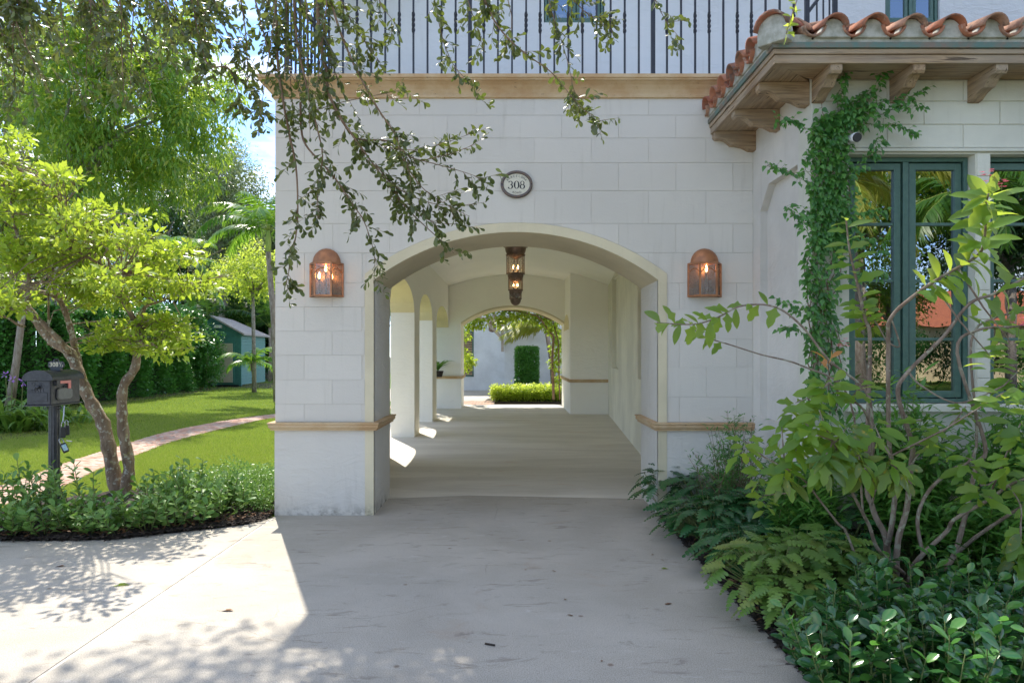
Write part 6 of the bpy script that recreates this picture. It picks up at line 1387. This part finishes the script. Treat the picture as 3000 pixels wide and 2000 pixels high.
# topiary block
tp = empty('topiary', P(1543, 1150, 27.5), 'clipped rectangular topiary against the courtyard wall', 'topiary')
x0, x1 = cx2(1513, 27.5), cx2(1575, 27.5); z0, z1 = .15, CZ+(1040-1022)/2000*27.5; n = 9000
pos = rng.random((n, 3))*np.array([x1-x0, .8, z1-z0])+np.array([x0, 27.5, z0]); f_ = rng.random(n); pos[:, 1] = np.where(f_ < .6, 27.5+.08*rng.random(n), pos[:, 1]); pos[:, 2] = np.where(f_ > .85, z1+.04*rng.random(n), pos[:, 2]); pos[:, 0] = np.where((f_ > .6) & (f_ < .72), x0, np.where((f_ >= .72) & (f_ < .85), x1, pos[:, 0])); pos += rv(n, .03)
stuffpart('foliage', leaf_mesh('foliage', t_mid(), pos, rv(n)+np.array([0, -.8, .2]), rv(n)+np.array([0, -.5, .6]), .07+.04*rng.random(n), LM['hedge']), tp)
mk('trunk', MB().box(x0+.15, x1-.15, 27.7, 28.2, 0, z1-.15), simple("topiary_inner_twigs", (.03, .05, .02), (.04, .07, .025), 9, .9), tp)
# low bed hedge
lb = empty('low_hedge', P(1545, 1185, 23.4), 'low yellow-green clipped hedge around the courtyard bed', 'hedge')
xa_, xb_ = cx2(1440, 24), cx2(1700, 24); n = 12000; pos = np.stack([xa_+(xb_-xa_)*rng.random(n), 23.6+1.1*rng.random(n)**1.5, np.zeros(n)], 1); pos[:, 2] = .08+.46*rng.random(n)*np.minimum(1, .75+.3*rng.random(n)); pos += rv(n, .05)
stuffpart('foliage', leaf_mesh('foliage', t_mid(), pos, rv(n)+np.array([0, -.3, .6]), rv(n, .5)+np.array([0, 0, 1]), .07+.04*rng.random(n), LM['lime']), lb)
mk('stem_mass', MB().box(xa_+.15, xb_, 23.85, 24.6, 0, .36), simple("hedge_inner_twigs", (.05, .05, .02), (.04, .06, .02), 9, .9), lb)
struct('courtyard_bed', MB().prism([(xa_-.25, 23.35), (xb_, 23.25), (xb_+1, 29), (xa_+.5, 29), (xa_-.2, 25)], 'z', -.05, .01), M['mulch'])
for i, (px, m_, lab) in enumerate([(1535, 'lime', 'variegated bromeliad in the courtyard bed, left one'), (1590, 'lime', 'variegated bromeliad in the courtyard bed, right one'), (1478, 'brown', 'dark red broad-leaved plant at the start of the courtyard bed')]):
    c = Vector((cx2(px, 24.3), 24.3, .25)); r = empty('bromeliad', c, lab, 'plant'); me = tmesh('leaf', strap(.7), LM[m_])
    for k in range(20): a_ = 2.4*k; link('leaf', me, r, fmat(c, (cos(a_)*.6, sin(a_)*.6, .9), (-cos(a_), -sin(a_), .6), .55*(1 if m_ == 'lime' else .8), 2.0 if m_ == 'lime' else 3.2))
palm('courtyard_palm', 'golden palm frond hanging over the courtyard wall', (cx2(1625, 28.3), 28.3, 0), P(1600, 960, 28.3), 7, 1.9, LM['palm_gold'], tr=.10, seed=3, azs=[2.9, 3.3, 2.6, 3.7, 1.0, 2.2, 3.1], elr=(-.1, .4), sag=.9, lw=.05, ll=.6, leaflets=34)
# vine framing the back arch
av = empty('arch_vine', (1.4, 22.3, 0), 'bright green vine growing around the far archway of the passage', 'vine')
mk('stem', MB().tube([P(1622, 1170, 22.6), P(1618, 1050, 22.5), P(1622, 985, 22.4), P(1575, 925, 22.4), P(1520, 912, 22.4), P(1440, 905, 22.4)], [.05, .045, .04, .03, .025, .012], 6), BK_['twig'], av, smooth=True)
mk('stem', MB().tube([P(1640, 1170, 22.5), P(1636, 1000, 22.5), P(1620, 940, 22.4), P(1550, 905, 22.4)], .025, 5), BK_['twig'], av, smooth=True)
cs = [tuple(P(x, y, 22.5+random.uniform(-.1, .4))) for x, y in [(1372, 955), (1385, 950), (1400, 945), (1412, 950), (1428, 922), (1465, 925), (1480, 930), (1495, 915), (1510, 922), (1460, 945), (1500, 940), (1530, 925), (1545, 930), (1560, 935), (1575, 940), (1590, 930), (1600, 950), (1610, 960), (1620, 970), (1625, 985), (1632, 1000), (1625, 1020), (1632, 1045), (1620, 1065), (1630, 1075), (1635, 1105), (1640, 1020), (1640, 1120), (1520, 905), (1550, 915), (1580, 915), (1605, 930), (1625, 945), (1365, 1040), (1372, 1060), (1380, 1055), (1366, 1075), (1362, 985)]]
p_, d_, u_, s_ = clump_leaves(np.array(cs), .20, 60, .11, .4); stuffpart('foliage', leaf_mesh('foliage', T_HEART, p_, d_, u_, s_, LM['lime'] if False else LM['yellow']), av)
cs = blob((.1, 22.8, 3.75), (2.2, .5, .5), 90, .1); p_, d_, u_, s_ = clump_leaves(cs, .3, 60, .12, .5); stuffpart('foliage', leaf_mesh('foliage', T_HEART, p_, d_, u_, s_, LM['vine']), av)
# staghorn plant on the arcade ledge
sg = empty('ledge_plant', P(1285, 1090, 20.3), 'small strappy potted plant in the third arcade opening', 'plant'); c = P(1283, 1088, 20.3); me = tmesh('leaf', strap(1.6), LM['palm'])
mk('pot', MB().lathe([(.12, c.z-.16), (.17, c.z+.02), (.13, c.z+.02)], c.x, c.y, 12), M['mulch'], sg)
mk('bracket', MB().tube([(c.x, c.y, c.z-.14), (c.x, 20.77, c.z-.1)], .02, 5), M['iron'], sg)
for k in range(34): a_ = 2.4*k; link('leaf', me, sg, fmat(c, (cos(a_)*.7, sin(a_)*.7, 1.1), (-cos(a_), -sin(a_), .6), random.uniform(.4, .75), 1.0))
# courtyard brick patch
cb = struct('courtyard_bricks', MB().box(-3, -.6, 22.3, 24.2, -.05, -.001), M['concrete']); k = 0
for j in range(17):
    for i in range(11):
        x = -2.9+.21*i+(.1 if j % 2 else 0); y = 22.35+.107*j; link('brick', brick_me, cb, Matrix.Translation((x, y, -.012)) @ Matrix.Diagonal((.2, .098, .022+random.uniform(-.003, .003), 1)))
# ---------- across the street (seen in the window reflections) ----------
nh = empty('neighbour_house', (24, -32, 0), 'low cream house with an orange tile roof across the street', 'house')
mk('wall', MB().box(10, 42, -40, -31, -.05, 3.4), M['stucco_far'], nh)
b = MB(); b.add([(9.3, -30.3, 3.4), (42.7, -30.3, 3.4), (42.7, -40.7, 3.4), (9.3, -40.7, 3.4), (14, -35.5, 6.0), (38, -35.5, 6.0)], [(0, 1, 5, 4)[::-1], (1, 2, 5)[::-1], (2, 3, 4, 5)[::-1], (3, 0, 4)[::-1]]); mk('roof', b, M['orange_roof'], nh)
far_tree('street_tree', 'dense dark tree across the street on the left', 'trees across the street', (-14, -22, 0), (-14, -22, 5.0), (5, 3, 3.6), 150, 1.0, 60, .3, LM['dark'], 'grey')
for i, (x, y, z, rx, rz, m_, lab) in enumerate([(8.5, -15, 5.5, 3.2, 4.2, 'dark', 'dark tree across the street opposite the left window'), (14.5, -17, 8.2, 4.0, 3.0, 'mango', 'tall tree across the street opposite the middle of the window'), (20, -16, 7.5, 4.0, 3.2, 'dark', 'dark tree across the street opposite the right window'), (11, -24, 3.0, 3.5, 2.0, 'hedge', 'bright low tree across the street'), (27, -22, 8, 5, 4, 'dark', 'big tree at the far side of the neighbour house'), (9, -12, 9, 3.5, 3.5, 'dark', 'tall tree crown across the street above the palm'), (24, -19, 11, 5, 3, 'mango', 'tallest tree behind the street palm'), (16, -20, 12.5, 5, 3, 'dark', 'high dark crown over the orange roof'), (10, -44, 8, 9, 5, 'dark', 'wide dark tree behind the neighbour house, left'), (24, -45, 9, 9, 5, 'dark', 'wide dark tree behind the neighbour house, middle'), (38, -44, 9, 9, 5, 'dark', 'wide dark tree behind the neighbour house, right')]):
    far_tree('street_tree', lab, 'trees across the street', (x, y, 0), (x, y, z), (rx, 2.5, rz), 150, .8, 70, .26, LM[m_], 'grey', shell=.2)
for i, (x, h_) in enumerate([(9, 2.6), (13, 3.0), (17, 2.4), (21, 3.1), (25, 2.8), (30, 3.0)]):
    far_tree('street_shrub', 'dark bushy shrub before the neighbour house, '+['nearest the drive', 'second along', 'third along', 'fourth along', 'fifth along', 'last along'][i], 'shrubs across the street', (x, -27, 0), (x, -27, h_*.55), (2.4, 1.2, h_*.55), 60, .6, 60, .2, LM['hedge'] if i % 2 else LM['dark'], None, shell=.3, cat='shrub')
far_tree('street_tree', 'small round tree partly hiding the orange roof', 'trees across the street', (17.5, -20, 0), (17.5, -20, 4.2), (1.6, 1.2, 1.5), 60, .6, 60, .2, LM['mango'], 'grey', shell=.2)
far_tree('street_tree', 'small dark tree at the left end of the orange roof', 'trees across the street', (12.0, -20, 0), (11.5, -20, 4.6), (1.5, 1.2, 1.7), 60, .6, 60, .2, LM['dark'], 'grey', shell=.2)
palm('street_palm', 'palm with arching golden fronds near the street', (8.4, -5.0, 0), (8.0, -5.2, 5.9), 14, 2.6, LM['palm_gold'], tr=.2, seed=6, elr=(-.3, 1.3), sag=1.7, leaflets=50, lw=.05, ll=.7)
palm('street_palm', 'stout palm across the street before the orange roof', (15.2, -11, 0), (15.2, -11, 7.0), 16, 3.4, LM['palm'], tr=.34, seed=8, elr=(-.3, 1.3), sag=1.6, leaflets=40, lw=.07, ll=.8)
struct('street_verge', MB().box(-60, 60, -60, -16, -.1, -.03), M['lawn'])

far_tree('added_shade_tree', 'unseen small tree added outside the arcade, its crown blocking sun from the passage', 'shade trees added beside the house', (-3.9, 19.6, 0), (-3.7, 19.7, 3.7), (.95, 2.2, 1.1), 90, .4, 80, .12, LM['hedge'], 'grey', tr=.07, shell=.1)  # added out of view so its crown keeps sun off the deeper passage floor
c_ = P(598, 1040, 32.5)
far_tree('shed_bush', 'bright leafy bush overlapping the left half of the green shed', 'bushes by the shed', (c_.x, 32.5, 0), c_, (.95, .8, 1.35), 70, .42, 70, .15, LM['hedge'], None, shell=.3, cat='shrub')
